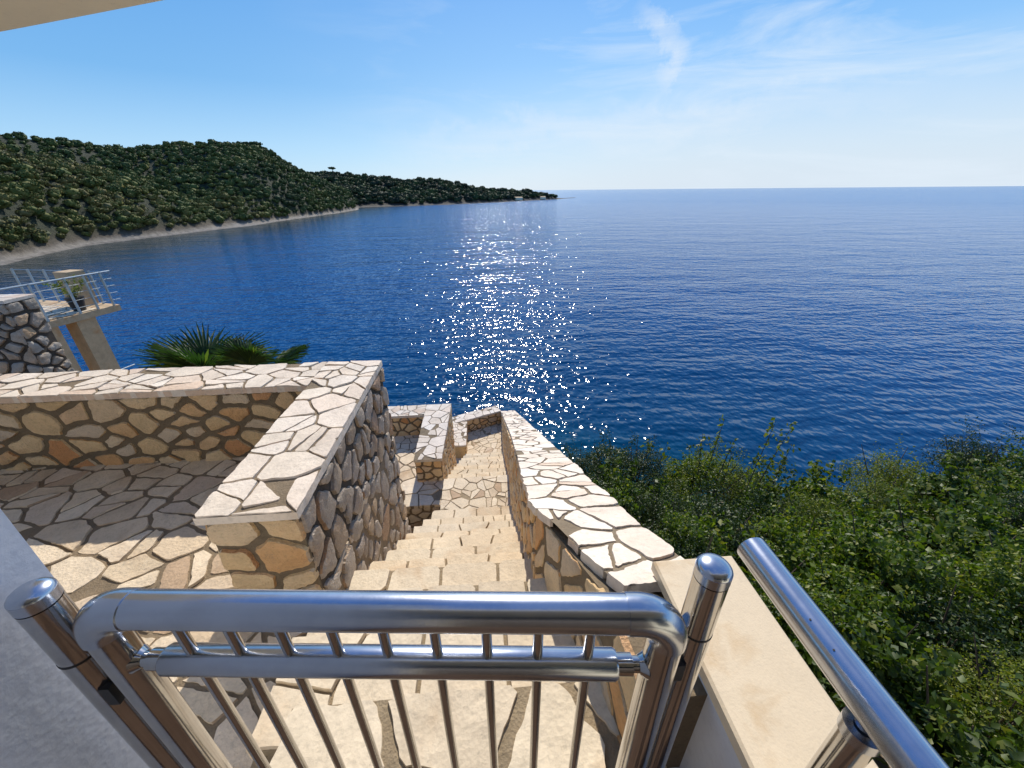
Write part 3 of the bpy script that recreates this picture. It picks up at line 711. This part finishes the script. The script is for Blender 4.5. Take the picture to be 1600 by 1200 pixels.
# ground under everything, one sheet from house to sea bed
def ground_z(x, y):
    rho = math.hypot(x, y); az = math.degrees(math.atan2(x, y)) if rho > .01 else 0
    left = -4.6 - .85 * max(0, y - 1.5) if y > 1.5 else -4.6 + .05 * (1.5 - y)
    if y < .3: left = max(left, -2.6 - .0 * y) if x > .6 else left
    if x > .5:
        a = min(max(az, 12), 95); rm = rmax(a)
        t = topz(a, min(rho, rm)) - 1.15
        if rho > rm: t -= (rho - rm) * 1.1
        k = min(1, (x - .5) / .5); zz = left * (1 - k) + t * k
    else: zz = left
    return max(zz, -15.0 - 3.5) + .15 * noise.noise(Vector((x * .8, y * .8, 0)))
b = MB(); gx = [-60 + 1.0 * i for i in range(51)] + [-9.5 + .4 * i for i in range(72)] + [20 + 2 * i for i in range(21)]; gy = [-30 + 2 * i for i in range(14)] + [-3 + .4 * i for i in range(60)] + [21.5 + 2 * i for i in range(6)]
for yy in gy:
    for xx in gx: b.v.append((xx, yy, ground_z(xx, yy)))
nx = len(gx)
for j in range(len(gy) - 1):
    for i in range(nx - 1): a = j * nx + i; b.face((a, a + 1, a + nx + 1, a + nx))
t = put_top(b, 'ground', M['soil'], (0, 0, -4.6), angle=None); tag(t, 'dry sloping ground under the terraces and bushes', 'ground', kind='structure')
# low ground cover + dry stones patch
rg = np.random.default_rng(5); n = 26000
az = rg.uniform(8, 95, n); rho = np.sqrt(rg.random(n)) * 10.5
PX = rho * np.sin(np.radians(az)); PY = rho * np.cos(np.radians(az)); ok = (PX > .85) & (PY > -.4) & (rho < np.array([rmax(a) for a in az]) + .6)
PX, PY = PX[ok], PY[ok]
PZ = np.array([ground_z(a, b_) for a, b_ in zip(PX, PY)]) + CZ + rg.uniform(0, .45, len(PX))
V, F = leaves_arrays(np.stack([PX, PY, PZ], 1), np.tile([0, 0, 1.], (len(PX), 1)), .07, rg, .35)
o = bpy.data.objects.new('undergrowth', mesh_from('undergrowth', V, F, [M['leaf_yellow'], M['dry']], (rg.random(len(F)) < .3))); COL.objects.link(o)
tag(o, 'low leaves and dry grass growing between the bushes', 'undergrowth', kind='stuff')

# ------------------------------------------------------------------ palm and pot plant
def fan_leaf(mb, base, direc, L=.42, nseg=26, spread=R(150), pet=.5, seed=0):
    rnd = random.Random(seed); d = Vector(direc).normalized(); up = Vector((0, 0, 1))
    side = d.cross(up).normalized(); nrm = side.cross(d).normalized()
    hub = Vector(base) + d * pet
    mb.tube([Vector(base), Vector(base) + d * pet * .5 + up * .01, hub], [.010, .007, .005], 6)
    for i in range(nseg):
        a = (i / (nseg - 1) - .5) * spread * 2 * .5
        q = (d * math.cos(a) + side * math.sin(a)).normalized(); l = L * (1 - .25 * abs(a) / spread) * rnd.uniform(.9, 1.08)
        w = q.cross(nrm).normalized() * (.011 + .004 * rnd.random())
        droop = rnd.uniform(.04, .16)
        b0 = hub; pts = []
        for t_ in (0, .35, .7, 1.):
            c_ = b0 + q * l * t_ - up * droop * l * t_ * t_ + nrm * .02 * math.sin(t_ * 3)
            ww = w * (.35, 1., .75, .08)[(0, .35, .7, 1.).index(t_)]
            pts += [c_ - ww + nrm * .004, c_ - nrm * .003, c_ + ww + nrm * .004]
        fs = []
        for k in range(3): fs += [(3 * k, 3 * k + 1, 3 * k + 4, 3 * k + 3), (3 * k + 1, 3 * k + 2, 3 * k + 5, 3 * k + 4)]
        mb.add(pts, fs)
def fan_palm(x, y, zc, label, dirs, L, seed, pet):
    pr = root('fan_palm', x, y, zc - 2.6, label, 'palm', 'fan palms behind the terrace parapet')
    b = MB(); b.tube([(x, y, zc - 2.6), (x + .02, y, zc - 1.2), (x, y, zc)], [.12, .10, .08], 12); put(b, 'trunk', M['bark'], pr)
    for i, dd in enumerate(dirs):
        b = MB(); fan_leaf(b, (x, y, zc - .02), dd, L * random.uniform(.9, 1.1), seed=seed + i, pet=pet * random.uniform(.85, 1.1)); put(b, 'frond', M['palm'], pr, smooth=False)
random.seed(3)
dirs = []
for i in range(15):
    a = i * 2.4; el = (.15, .55, 1.0, .3, .75)[i % 5]; dirs.append((math.cos(a) * math.cos(el), math.sin(a) * math.cos(el), math.sin(el)))
fan_palm(-2.70, 3.75, -1.70, 'spiky fan palm behind the parapet, the wider left one of two', dirs, .46, 10, .26)
dirs2 = [(math.cos(i * 2.1 + .5) * math.cos((.5, .8, 1.1)[i % 3]), math.sin(i * 2.1 + .5) * math.cos((.5, .8, 1.1)[i % 3]), math.sin((.5, .8, 1.1)[i % 3])) for i in range(11)]
fan_palm(-2.32, 3.85, -1.71, 'spiky fan palm behind the parapet, the smaller right one with a lighter leaf', dirs2, .34, 40, .22)
px, py = BP(.78, .35)
pp = root('potted_plant', px, py, ZB, 'thin green plant in a dark tapered pot on the balcony', 'potted plant')
b = MB(); b.tube([(px, py, ZB), (px, py, ZB + .34), (px, py, ZB + .36), (px, py, ZB + .40)], [.13, .185, .205, .205], 24); put(b, 'pot', M['black'], pp)
rg = np.random.default_rng(8); n = 420; t_ = rg.random(n); a = rg.integers(0, 14, n) * .45
P = np.stack([px + np.cos(a) * t_ * .45, py + np.sin(a) * t_ * .45, ZB + .4 + t_ * (.25 + .5 * (np.sin(a * 7) * .5 + .5))], 1) + rg.normal(size=(n, 3)) * .03
V, F = leaves_arrays(P, rg.normal(size=(n, 3)), .075, rg, .4); V -= np.array([px, py, ZB])
o = bpy.data.objects.new('foliage', mesh_from('foliage', V, F, [M['leaf_yellow']])); COL.objects.link(o); o.parent = pp

# ------------------------------------------------------------------ far coast
def interp(tab, a): return np.interp(a, [t[0] for t in tab], [t[1] for t in tab])
shoreA = [(-75, 120), (-60, 135), (-47, 154), (-41.6, 189), (-36, 208), (-31, 229), (-26.8, 250), (-21.2, 307), (-17.5, 360), (-14.8, 425)]
elA2 = [(-75, 6.5), (-60, 5.2), (-43, 4.6), (-39.5, 4.75), (-37, 4.5), (-30, 4.9), (-26, 5.05), (-24.5, 5.0), (-23, 4.0), (-21.5, 3.1), (-20, 2.3), (-18, 1.2), (-16, .2), (-14.8, -1.9)]
elA1 = [(-75, 5.2), (-47, 4.3), (-43, 3.9), (-39, 2.6), (-35, 1.1), (-32, -.4), (-30.5, -1.9), (-29, -4)]
shoreB = [(-22, 470), (-14.8, 470), (-10, 485), (-3.9, 514), (3, 600), (9.6, 731), (11, 790), (12.9, 890)]
elB = [(-22, 2.3), (-17.3, 2.2), (-13.8, 1.75), (-7.7, 1.5), (-3, 1.05), (.36, .42), (4, .1), (7, -.25), (9, -.6), (10.4, -.87), (12.9, -.98)]
def prof(t): t = np.clip(t, 0, 1); return np.where(t < .045, t * .35, .016 + (1 - (1 - (t - .045) / .955) ** 1.7) * .984)
def ridge_h(el, r): return 15 + r * np.tan(np.radians(el))
def nz(x, y, f, o=0): return noise.noise(Vector((x * f, y * f, o)))
def far_z(az, r):
    z = -3.
    if az <= -14.8:
        rs = interp(shoreA, az)
        wid = 190 if az < -30 else np.interp(az, [-30, -24, -14.8], [170, 130, 60])
        rr2 = rs + wid; t = (r - rs) / wid; h = ridge_h(interp(elA2, az), rr2) - 4.5
        # slopes sag behind the near spur
        wv = float(np.clip((-24 - az) / 14, 0, 1)); wv = wv * wv * (3 - 2 * wv); pz = prof(t) * (1 - wv + wv * (.35 + .65 * np.clip(t, 0, 1) ** 1.3))
        z2 = h * pz if t < 1 else h * max(.6, 1 - (t - 1) * .3)
        z = max(z, z2 if t > 0 else -3 + 0)
        if t > 0 and az < -29:
            w1 = np.interp(az, [-47, -30], [85, 35]); t1 = (r - rs) / w1; h1 = ridge_h(interp(elA1, az), rs + w1) - 4.5
            if h1 > 0: z1 = h1 * prof(t1) if t1 < 1 else h1 * max(0, 1 - (t1 - 1) * .9); z = max(z, float(z1))
    if az >= -22:
        rs = interp(shoreB, az); wid = np.interp(az, [-22, -8, 2, 8, 12.9], [200, 170, 110, 40, 8]); t = (r - rs) / wid
        h = max(ridge_h(interp(elB, az), rs + wid) - np.interp(az, [2, 9], [5, 1.5]), .6)
        if t > 0: z = max(z, float(h * prof(t) if t < 1 else h * max(0., 1 - (t - 1) * .5)))
    return float(z)
def far_point(az, r):
    x = r * math.sin(R(az)); y = r * math.cos(R(az)); z = far_z(az, r)
    if z > .5:
        k = min(1., z / 8); z += k * (5. * nz(x, y, .018, 3) + 2.5 * nz(x, y, .05, 9) + .8 * nz(x, y, .14, 4))
        z = max(z, .3)
    return x, y, z
azs = np.concatenate([np.arange(-75, -14.9, .4), np.arange(-14.8, 13.1, .15)])
def coast_grid(name, azs, r0f, r1f, n, label):
    b = MB()
    for a in azs:
        r0, r1 = r0f(a), r1f(a)
        for k in range(n):
            t = (k / (n - 1)) ** 1.5; x, y, z = far_point(a, r0 + (r1 - r0) * t); b.v.append((x, y, z - CZ))
    for i in range(len(azs) - 1):
        for k in range(n - 1): a = i * n + k; b.face((a, a + 1, a + n + 1, a + n))
    mid = azs[len(azs) // 2]; L = (r0f(mid) * math.sin(R(mid)), r0f(mid) * math.cos(R(mid)), -CZ)
    o = put_top(b, name, M['coast'], L, angle=None); return tag(o, label, 'hill', kind='structure')
m, nt, bb, out = new_mat('coast_ground'); L_ = nt.links.new; M['coast'] = m
g = N(nt, 'ShaderNodeNewGeometry'); sx = N(nt, 'ShaderNodeSeparateXYZ'); L_(g.outputs['Position'], sx.inputs[0])
n1 = N(nt, 'ShaderNodeTexNoise', i_Scale=.12, i_Detail=6., i_Roughness=.7); L_(g.outputs['Position'], n1.inputs[0])
ad = N(nt, 'ShaderNodeMath', operation='MULTIPLY_ADD'); L_(n1.outputs[0], ad.inputs[0]); ad.inputs[1].default_value = -3.; L_(sx.outputs[2], ad.inputs[2])
mr = N(nt, 'ShaderNodeMapRange', i_1=-1.6, i_2=12.); L_(ad.outputs[0], mr.inputs[0])
cr = ramp(nt, mr.outputs[0], [(0, (.20, .18, .155)), (.04, (.33, .30, .26)), (.09, (.25, .22, .18)), (.15, (.11, .09, .065)), (.28, (.05, .05, .025)), (.4, (.028, .038, .016)), (1, (.026, .038, .016))])
n2 = N(nt, 'ShaderNodeTexNoise', i_Scale=.5, i_Detail=8., i_Roughness=.8); L_(g.outputs['Position'], n2.inputs[0])
c = mix(nt, .8, cr.outputs[0], ramp(nt, n2.outputs[0], [(.35, .45), (.6, 1.1)]).outputs[0], 'MULTIPLY'); fy = N(nt, 'ShaderNodeMapRange', i_1=400., i_2=470., i_3=1., i_4=.32); L_(sx.outputs[1], fy.inputs[0]); c = mix(nt, 1., c, fy.outputs[0], 'MULTIPLY')
L_(c, bb.inputs['Base Color']); bb.inputs['Roughness'].default_value = .95
bp = N(nt, 'ShaderNodeBump', i_Strength=.8, i_Distance=2.); L_(n2.outputs[0], bp.inputs['Height']); L_(bp.outputs[0], bb.inputs['Normal'])
coast_grid('hill', np.arange(-75, -14.7, .3), lambda a: interp(shoreA, a) - 2, lambda a: interp(shoreA, a) + 330, 60, 'wooded hillside falling to a narrow pale beach on the left')
coast_grid('headland_hill', np.arange(-22, 13.0, .2), lambda a: interp(shoreB, a) - 2, lambda a: interp(shoreB, a) + np.interp(a, [-22, -8, 2, 8, 12.9], [400, 330, 220, 80, 16]), 40, 'low dark headland tapering out to sea')
# crowns
def crown(seed, nf, leaf, flat=.75):
    rg = np.random.default_rng(seed); P, Nn = lumpy_points(nf, rg, 1., 1., flat, 9, .25, .5)
    V, F = leaves_arrays(P, Nn, leaf, rg, .8, .3)
    # inner body so the crown is not see-through
    return V, F
def ico(seed, sub=2):
    import bmesh
    bm = bmesh.new(); bmesh.ops.create_icosphere(bm, subdivisions=sub, radius=1.)
    V = np.array([v.co[:] for v in bm.verts]); F = np.array([[v.index for v in f.verts] for f in bm.faces]); bm.free()
    for i in range(len(V)):
        q = Vector(V[i]) * 1.6 + Vector((seed * 7.3, 0, 0)); V[i] *= .74 + .34 * noise.noise(q) + .12 * noise.noise(q * 2.7)
    V[:, 2] *= .78
    return V, F
def joinVF(parts):
    vs, fs, o_ = [], [], 0
    for V, F in parts: vs.append(V); fs.append(F + o_); o_ += len(V)
    return np.concatenate(vs), np.concatenate(fs)
near_c = [joinVF([ico(k, 2), crown(k, 420, .26)]) for k in range(6)]
far_c = [joinVF([ico(k + 20, 2), crown(k + 20, 150, .42)]) for k in range(5)]
def cone_tri(h):  # trunk
    b = MB(); b.tube([(0, 0, -h), (0, 0, 0)], [.1, .06], 5, cap=False)
    F = []
    for f in b.f: F += [(f[0], f[1], f[2]), (f[0], f[2], f[3])]
    return np.array(b.v), np.array(F)
rndT = random.Random(12); tr = []
def add_trees(a0, a1, shore, spacing, size, dmax, zmin=2.5):
    cnt = 0
    a = a0
    while a < a1:
        rs = float(interp(shore, a)); rad = rs + 5
        while rad < rs + dmax(a):
            az = a + rndT.uniform(-.5, .5) * math.degrees(spacing / rad); r_ = rad + rndT.uniform(-.5, .5) * spacing
            x, y, z = far_point(az, r_)
            if z > zmin + rndT.uniform(0, 2.):
                s = size * rndT.choice((.5, .65, .8, .95, 1.1, 1.35)); tr.append((x, y, z + s * .45, s)); cnt += 1
            rad += spacing * (1 + .5 * (rad - rs) / 150)
        a += math.degrees(spacing * .95 / rs)
    return cnt
c1 = add_trees(-58, -14.9, shoreA, 2.75, 2.0, lambda a: np.interp(a, [-58, -30, -24, -14.8], [235, 225, 165, 70]), 1.2)
c2 = add_trees(-21, 10.5, shoreB, 5.4, 3.5, lambda a: np.interp(a, [-22, -8, 2, 8, 12.9], [230, 190, 125, 45, 9]), 1.6)
print('trees', c1, c2)
tr.sort(key=lambda q: math.hypot(q[0], q[1]) / q[3] + (0 if math.degrees(math.atan2(q[0], q[1])) > -50 else 1e4))
tree_me = []
for k, (V, F) in enumerate(near_c):
    TV, TF = cone_tri(1.3); V2, F2 = joinVF([(V, F), (TV, TF)])
    tree_me.append(mesh_from('broadleaf_tree', V2, F2, [M['forest'], M['bark']], np.concatenate([np.zeros(len(F)), np.ones(len(TF))])))
NI = 285
for (x, y, z, s) in tr[:NI]:
    o = bpy.data.objects.new('broadleaf_tree', tree_me[rndT.randrange(6)]); COL.objects.link(o)
    o.location = (x, y, z); o.scale = (s, s, s * rndT.uniform(.8, 1.15)); o.rotation_euler = (0, 0, rndT.uniform(0, 6.28))
    tag(o, 'round-crowned broadleaf tree in the woods on the left hillside above the beach', 'tree', 'trees on the wooded hillside')
parts = []
for i, (x, y, z, s) in enumerate(tr[NI:]):
    V, F = (near_c if math.hypot(x, y) < 330 and x < -40 else far_c)[rndT.randrange(5)]
    a = rndT.uniform(0, 6.28); ca, sa = math.cos(a), math.sin(a)
    W = np.stack([V[:, 0] * ca - V[:, 1] * sa, V[:, 0] * sa + V[:, 1] * ca, V[:, 2] * rndT.uniform(.8, 1.15)], 1) * s + np.array([x, y, z])
    parts.append((W, F))
V, F = joinVF(parts); print('wood faces', len(F))
o = bpy.data.objects.new('woods', mesh_from('woods', V, F, [M['forest']])); COL.objects.link(o); tag(o, 'dense dark green woods covering the far hills and headland', 'woods', kind='stuff')
# umbrella pine on the headland skyline, boulders and small houses at the point
x, y, z = far_point(-17.3, 560); r_ = 600
az = -17.4; px_, py_ = 600 * math.sin(R(az)), 600 * math.cos(R(az)); zz_ = 15 + 600 * math.tan(R(2.2))
u = empty('umbrella_pine', (px_, py_, zz_ - 6)); tag(u, 'lone umbrella-shaped pine on the skyline where the hills meet', 'tree')
b = MB(); b.tube([(0, 0, 0), (.3, 0, 8.5)], [.5, .3], 6); b.build('trunk', M['bark'], u)
V, F = joinVF([ico(77, 3), crown(77, 500, .3)]); V = V * np.array([5.2, 5.2, 2.2]) + np.array([.3, 0, 9.])
o = bpy.data.objects.new('crown', mesh_from('crown', V, F, [M['forest']])); COL.objects.link(o); o.parent = u
for k, (az, dr, w, h, lab) in enumerate(((5.3, 6, 14, 3.6, 'long low pale house among trees near the tip of the headland'), (8.6, 3, 9, 3.2, 'small boxy house nearest the tip of the headland'))):
    rs = float(interp(shoreB, az)) + dr; x, y, z = far_point(az, rs); h0 = empty('coastal_house', (x, y, max(z, 1))); h0.rotation_euler.z = R(-az); tag(h0, lab, 'house')
    b = MB(); b.box(-w / 2, w / 2, -3, 3, 0, h); b.build('wall', M['plaster_warm'], h0)
    b = MB(); b.add([(-w / 2 - .4, -3.4, h), (w / 2 + .4, -3.4, h), (w / 2 + .4, 3.4, h), (-w / 2 - .4, 3.4, h), (-w / 2 + 1, 0, h + 1.4), (w / 2 - 1, 0, h + 1.4)], [(0, 1, 5, 4), (2, 3, 4, 5), (1, 2, 5), (3, 0, 4), (3, 2, 1, 0)]); b.build('roof', M['concrete'], h0)
rk = MB(); rnd = random.Random(4)
# ------------------------------------------------------------------ sea
m, nt, bb, out = new_mat('sea_water'); L_ = nt.links.new; M['sea'] = m
WD = .34
g = N(nt, 'ShaderNodeNewGeometry')
def wave(rot, sx_, sy_, detail, rough=.55, dist=0., typ='noise'):
    mp = N(nt, 'ShaderNodeMapping'); mp.inputs['Rotation'].default_value = (0, 0, R(rot)); mp.inputs['Scale'].default_value = (sx_, sy_, 1); L_(g.outputs['Position'], mp.inputs[0])
    n_ = N(nt, 'ShaderNodeTexNoise', i_Scale=1., i_Detail=detail, i_Roughness=rough, i_Distortion=dist); L_(mp.outputs[0], n_.inputs[0]); return n_.outputs[0]
def madd(a, k, b_=None):
    n_ = N(nt, 'ShaderNodeMath', operation='MULTIPLY_ADD'); L_(a, n_.inputs[0]); n_.inputs[1].default_value = k
    if b_ is None: n_.inputs[2].default_value = 0
    else: L_(b_, n_.inputs[2])
    return n_.outputs[0]
WROT = 22
h = madd(wave(WROT, .30, .85, 1., .5), .82)
h = madd(wave(WROT - 40, 1.1, 1.3, 1., .5), .42, h)
h = madd(wave(-4, 2.0, 1.5, 1., .5), .30, h)
h = madd(wave(WROT + 5, .05, .12, 2.), 2.2, h)
h = madd(wave(WROT + 20, .018, .06, 3., .6), 2.5, h)
bp = N(nt, 'ShaderNodeBump', i_Strength=1., i_Distance=WD); L_(h, bp.inputs['Height'])
nearn = N(nt, 'ShaderNodeVectorMath', operation='LENGTH'); L_(g.outputs['Position'], nearn.inputs[0])
mr = N(nt, 'ShaderNodeMapRange', i_1=17., i_2=42.); L_(nearn.outputs['Value'], mr.inputs[0])
pn = wave(0, .05, .05, 3.)
lg = N(nt, 'ShaderNodeMath', operation='LOGARITHM'); L_(nearn.outputs['Value'], lg.inputs[0]); lg.inputs[1].default_value = 10.
m2 = N(nt, 'ShaderNodeMapRange', i_1=1.25, i_2=3.0); L_(madd(pn, .18, lg.outputs[0]), m2.inputs[0])
c = ramp(nt, m2.outputs[0], [(.05, (.001, .060, .095)), (.14, (.0004, .037, .105)), (.4, (.0003, .054, .19)), (.75, (.0006, .090, .29)), (1., (.001, .12, .34))]).outputs[0]
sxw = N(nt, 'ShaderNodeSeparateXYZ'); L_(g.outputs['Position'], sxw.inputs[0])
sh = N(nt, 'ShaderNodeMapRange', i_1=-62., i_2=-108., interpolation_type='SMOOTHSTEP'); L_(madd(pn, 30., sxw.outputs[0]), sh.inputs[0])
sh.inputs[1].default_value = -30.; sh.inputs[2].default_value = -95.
c = mix(nt, sh.outputs[0], c, (.004, .022, .028))  # dark reflection of the hill painted into the water along the left shore
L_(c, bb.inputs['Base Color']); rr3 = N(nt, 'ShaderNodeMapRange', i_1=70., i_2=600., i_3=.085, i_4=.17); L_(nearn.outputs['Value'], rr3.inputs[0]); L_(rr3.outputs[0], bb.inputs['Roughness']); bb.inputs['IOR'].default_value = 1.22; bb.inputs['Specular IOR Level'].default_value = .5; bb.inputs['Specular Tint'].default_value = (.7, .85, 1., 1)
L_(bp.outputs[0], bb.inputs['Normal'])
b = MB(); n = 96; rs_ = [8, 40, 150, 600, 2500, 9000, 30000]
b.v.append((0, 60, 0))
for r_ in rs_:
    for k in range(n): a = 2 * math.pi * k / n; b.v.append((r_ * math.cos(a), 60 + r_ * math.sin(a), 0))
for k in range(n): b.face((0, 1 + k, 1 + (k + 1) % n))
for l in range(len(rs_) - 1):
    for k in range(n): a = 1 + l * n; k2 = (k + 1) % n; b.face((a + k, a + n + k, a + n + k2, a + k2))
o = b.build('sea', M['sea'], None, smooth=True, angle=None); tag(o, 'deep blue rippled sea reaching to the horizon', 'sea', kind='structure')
# ------------------------------------------------------------------ sky, sun, camera
SUN_AZ, SUN_EL = 3.6, 38.5
WISPS = (((0.304, 0.907, 0.293), (0.392, 0.892, 0.227), .028, .6), ((0.403, 0.888, 0.222), (0.359, 0.914, 0.188), .022, .55), ((-0.166, 0.983, 0.083), (0.338, 0.933, 0.124), .03, .3), ((0.279, 0.955, 0.104), (0.728, 0.671, 0.138), .035, .35))
w = bpy.data.worlds.new('World'); scene.world = w; w.use_nodes = True; nt = w.node_tree; nt.nodes.clear(); L_ = nt.links.new
out = N(nt, 'ShaderNodeOutputWorld'); bg = N(nt, 'ShaderNodeBackground', i_Strength=.10); L_(bg.outputs[0], out.inputs[0])
sky = N(nt, 'ShaderNodeTexSky', sky_type='NISHITA', sun_disc=False, sun_elevation=R(SUN_EL), sun_rotation=R(SUN_AZ), altitude=10., air_density=1.0, dust_density=.6, ozone_density=2.0)
tc = N(nt, 'ShaderNodeTexCoord'); mp = N(nt, 'ShaderNodeMapping'); mp.inputs['Scale'].default_value = (1.2, 1.2, 7.); mp.inputs['Rotation'].default_value = (.12, .1, .3); L_(tc.outputs['Generated'], mp.inputs[0])
n1 = N(nt, 'ShaderNodeTexNoise', i_Scale=2.2, i_Detail=7., i_Roughness=.62, i_Distortion=.6); L_(mp.outputs[0], n1.inputs[0])
f = ramp(nt, n1.outputs[0], [(.46, 0.), (.78, 1.)]).outputs[0]
sx = N(nt, 'ShaderNodeSeparateXYZ'); L_(tc.outputs['Generated'], sx.inputs[0])
xm = N(nt, 'ShaderNodeMapRange', i_1=-.35, i_2=.5); L_(sx.outputs[0], xm.inputs[0])
f = mix(nt, 1., f, xm.outputs[0], 'MULTIPLY'); f = mix(nt, 1., f, (.8, .8, .8), 'MULTIPLY')
gr = ramp(nt, sx.outputs[2], [(0, (.66, .81, .93)), (.06, (.53, .76, .96)), (.16, (.32, .62, .98)), (.32, (.15, .43, .90)), (.6, (.07, .25, .68)), (1, (.04, .16, .52))]).outputs[0]
gl = ramp(nt, sx.outputs[2], [(0, (.50, .74, .93)), (.08, (.36, .64, .93)), (.18, (.165, .45, .84)), (.32, (.10, .36, .80)), (.6, (.05, .22, .64)), (1, (.04, .16, .52))]).outputs[0]
xl_ = N(nt, 'ShaderNodeMapRange', i_1=.35, i_2=-.6, interpolation_type='SMOOTHSTEP'); L_(sx.outputs[0], xl_.inputs[0])
gr = mix(nt, xl_.outputs[0], gr, gl)
gr = mix(nt, 1., gr, (8.3, 8.3, 8.3), 'MULTIPLY')
c = mix(nt, .88, sky.outputs[0], gr)
# pale haze over the right-hand horizon
hz = N(nt, 'ShaderNodeMapRange', i_1=.22, i_2=0.); L_(sx.outputs[2], hz.inputs[0]); hx_ = N(nt, 'ShaderNodeMapRange', i_1=-.25, i_2=.45); L_(sx.outputs[0], hx_.inputs[0])
hf = N(nt, 'ShaderNodeMath', operation='MULTIPLY'); L_(hz.outputs[0], hf.inputs[0]); L_(hx_.outputs[0], hf.inputs[1])
c = mix(nt, hf.outputs[0], c, (5.7, 6.5, 7.3))
c = mix(nt, f, c, (6.3, 7.1, 7.9))
# one curled wisp high up, slightly right
def dotc(v, a_, b_, clampv=True):
    d = N(nt, 'ShaderNodeVectorMath', operation='DOT_PRODUCT'); L_(v, d.inputs[0]); d.inputs[1].default_value = a_; return d.outputs['Value']
wn = N(nt, 'ShaderNodeTexNoise', i_Scale=9., i_Detail=6., i_Roughness=.7); L_(tc.outputs['Generated'], wn.inputs[0])
def gauss(src, mid, wid_):
    a1 = N(nt, 'ShaderNodeMath', operation='SUBTRACT'); L_(src, a1.inputs[0]); a1.inputs[1].default_value = mid
    a2 = N(nt, 'ShaderNodeMath', operation='DIVIDE'); L_(a1.outputs[0], a2.inputs[0]); a2.inputs[1].default_value = wid_
    a3 = N(nt, 'ShaderNodeMath', operation='MULTIPLY'); L_(a2.outputs[0], a3.inputs[0]); L_(a2.outputs[0], a3.inputs[1])
    a4 = N(nt, 'ShaderNodeMath', operation='SUBTRACT', use_clamp=True); a4.inputs[0].default_value = 1; L_(a3.outputs[0], a4.inputs[1]); return a4.outputs[0]
nv = N(nt, 'ShaderNodeMath', operation='MULTIPLY_ADD'); L_(wn.outputs[0], nv.inputs[0]); nv.inputs[1].default_value = .16; nv.inputs[2].default_value = -.08
def wisp(A, B, width, amt):
    A = Vector(A).normalized(); B = Vector(B).normalized(); al = (B - A); ln = al.length; al.normalize(); pe = A.cross(al).normalized()
    u_ = dotc(tc.outputs['Generated'], al, 0); v_ = dotc(tc.outputs['Generated'], pe, 0)
    v2 = N(nt, 'ShaderNodeMath', operation='ADD'); L_(v_, v2.inputs[0]); L_(nv.outputs[0], v2.inputs[1])
    g1 = gauss(u_, (A.dot(al) + B.dot(al)) / 2, ln * .6); g2 = gauss(v2.outputs[0], (A.dot(pe) + B.dot(pe)) / 2, width)
    m1 = N(nt, 'ShaderNodeMath', operation='MULTIPLY'); L_(g1, m1.inputs[0]); L_(g2, m1.inputs[1])
    m2_ = N(nt, 'ShaderNodeMath', operation='MULTIPLY'); L_(m1.outputs[0], m2_.inputs[0]); L_(ramp(nt, n1.outputs[0], [(.3, .35), (.7, 1.)]).outputs[0], m2_.inputs[1])
    m3 = N(nt, 'ShaderNodeMath', operation='MULTIPLY'); L_(m2_.outputs[0], m3.inputs[0]); m3.inputs[1].default_value = amt
    return m3.outputs[0]
for A_, B_, w_, am in WISPS: c = mix(nt, wisp(A_, B_, w_, am), c, (6.5, 7.1, 7.8))
L_(c, bg.inputs[0])
s = Vector((math.sin(R(SUN_AZ)) * math.cos(R(SUN_EL)), math.cos(R(SUN_AZ)) * math.cos(R(SUN_EL)), math.sin(R(SUN_EL))))
ld = bpy.data.lights.new('Sun', 'SUN'); ld.energy = 4.2; ld.angle = R(.53); ld.color = (1, .93, .82)
lo = bpy.data.objects.new('sun', ld); COL.objects.link(lo); lo.rotation_euler = s.to_track_quat('Z', 'Y').to_euler(); lo.location = (0, 0, 60)
fpx = 612.; yaw, roll, pitch = R(4.3), R(.5), math.atan((600 - 297) / fpx)
Fv = Vector((math.sin(yaw) * math.cos(pitch), math.cos(yaw) * math.cos(pitch), -math.sin(pitch)))
R0 = Vector((math.cos(yaw), -math.sin(yaw), 0)); U0 = R0.cross(Fv); Rv = R0 * math.cos(roll) - U0 * math.sin(roll); Uv = Rv.cross(Fv)
cam = bpy.data.cameras.new('Camera'); co = bpy.data.objects.new('camera', cam); COL.objects.link(co)
cam.sensor_width = 36; cam.lens = fpx / 1600 * 36; cam.clip_start = .02; cam.clip_end = 60000
mw = Matrix((Rv, Uv, -Fv)).transposed().to_4x4(); mw.translation = Vector((0, 0, CZ)); co.matrix_world = mw
scene.camera = co
vs = scene.view_settings; vs.view_transform = 'Standard'; vs.look = 'None'; vs.exposure = 0.32; vs.gamma = 1; vs.use_curve_mapping = False
scene.cycles.use_denoising = True; scene.cycles.max_bounces = 8; scene.cycles.diffuse_bounces = 4
scene.cycles.sample_clamp_indirect = 6
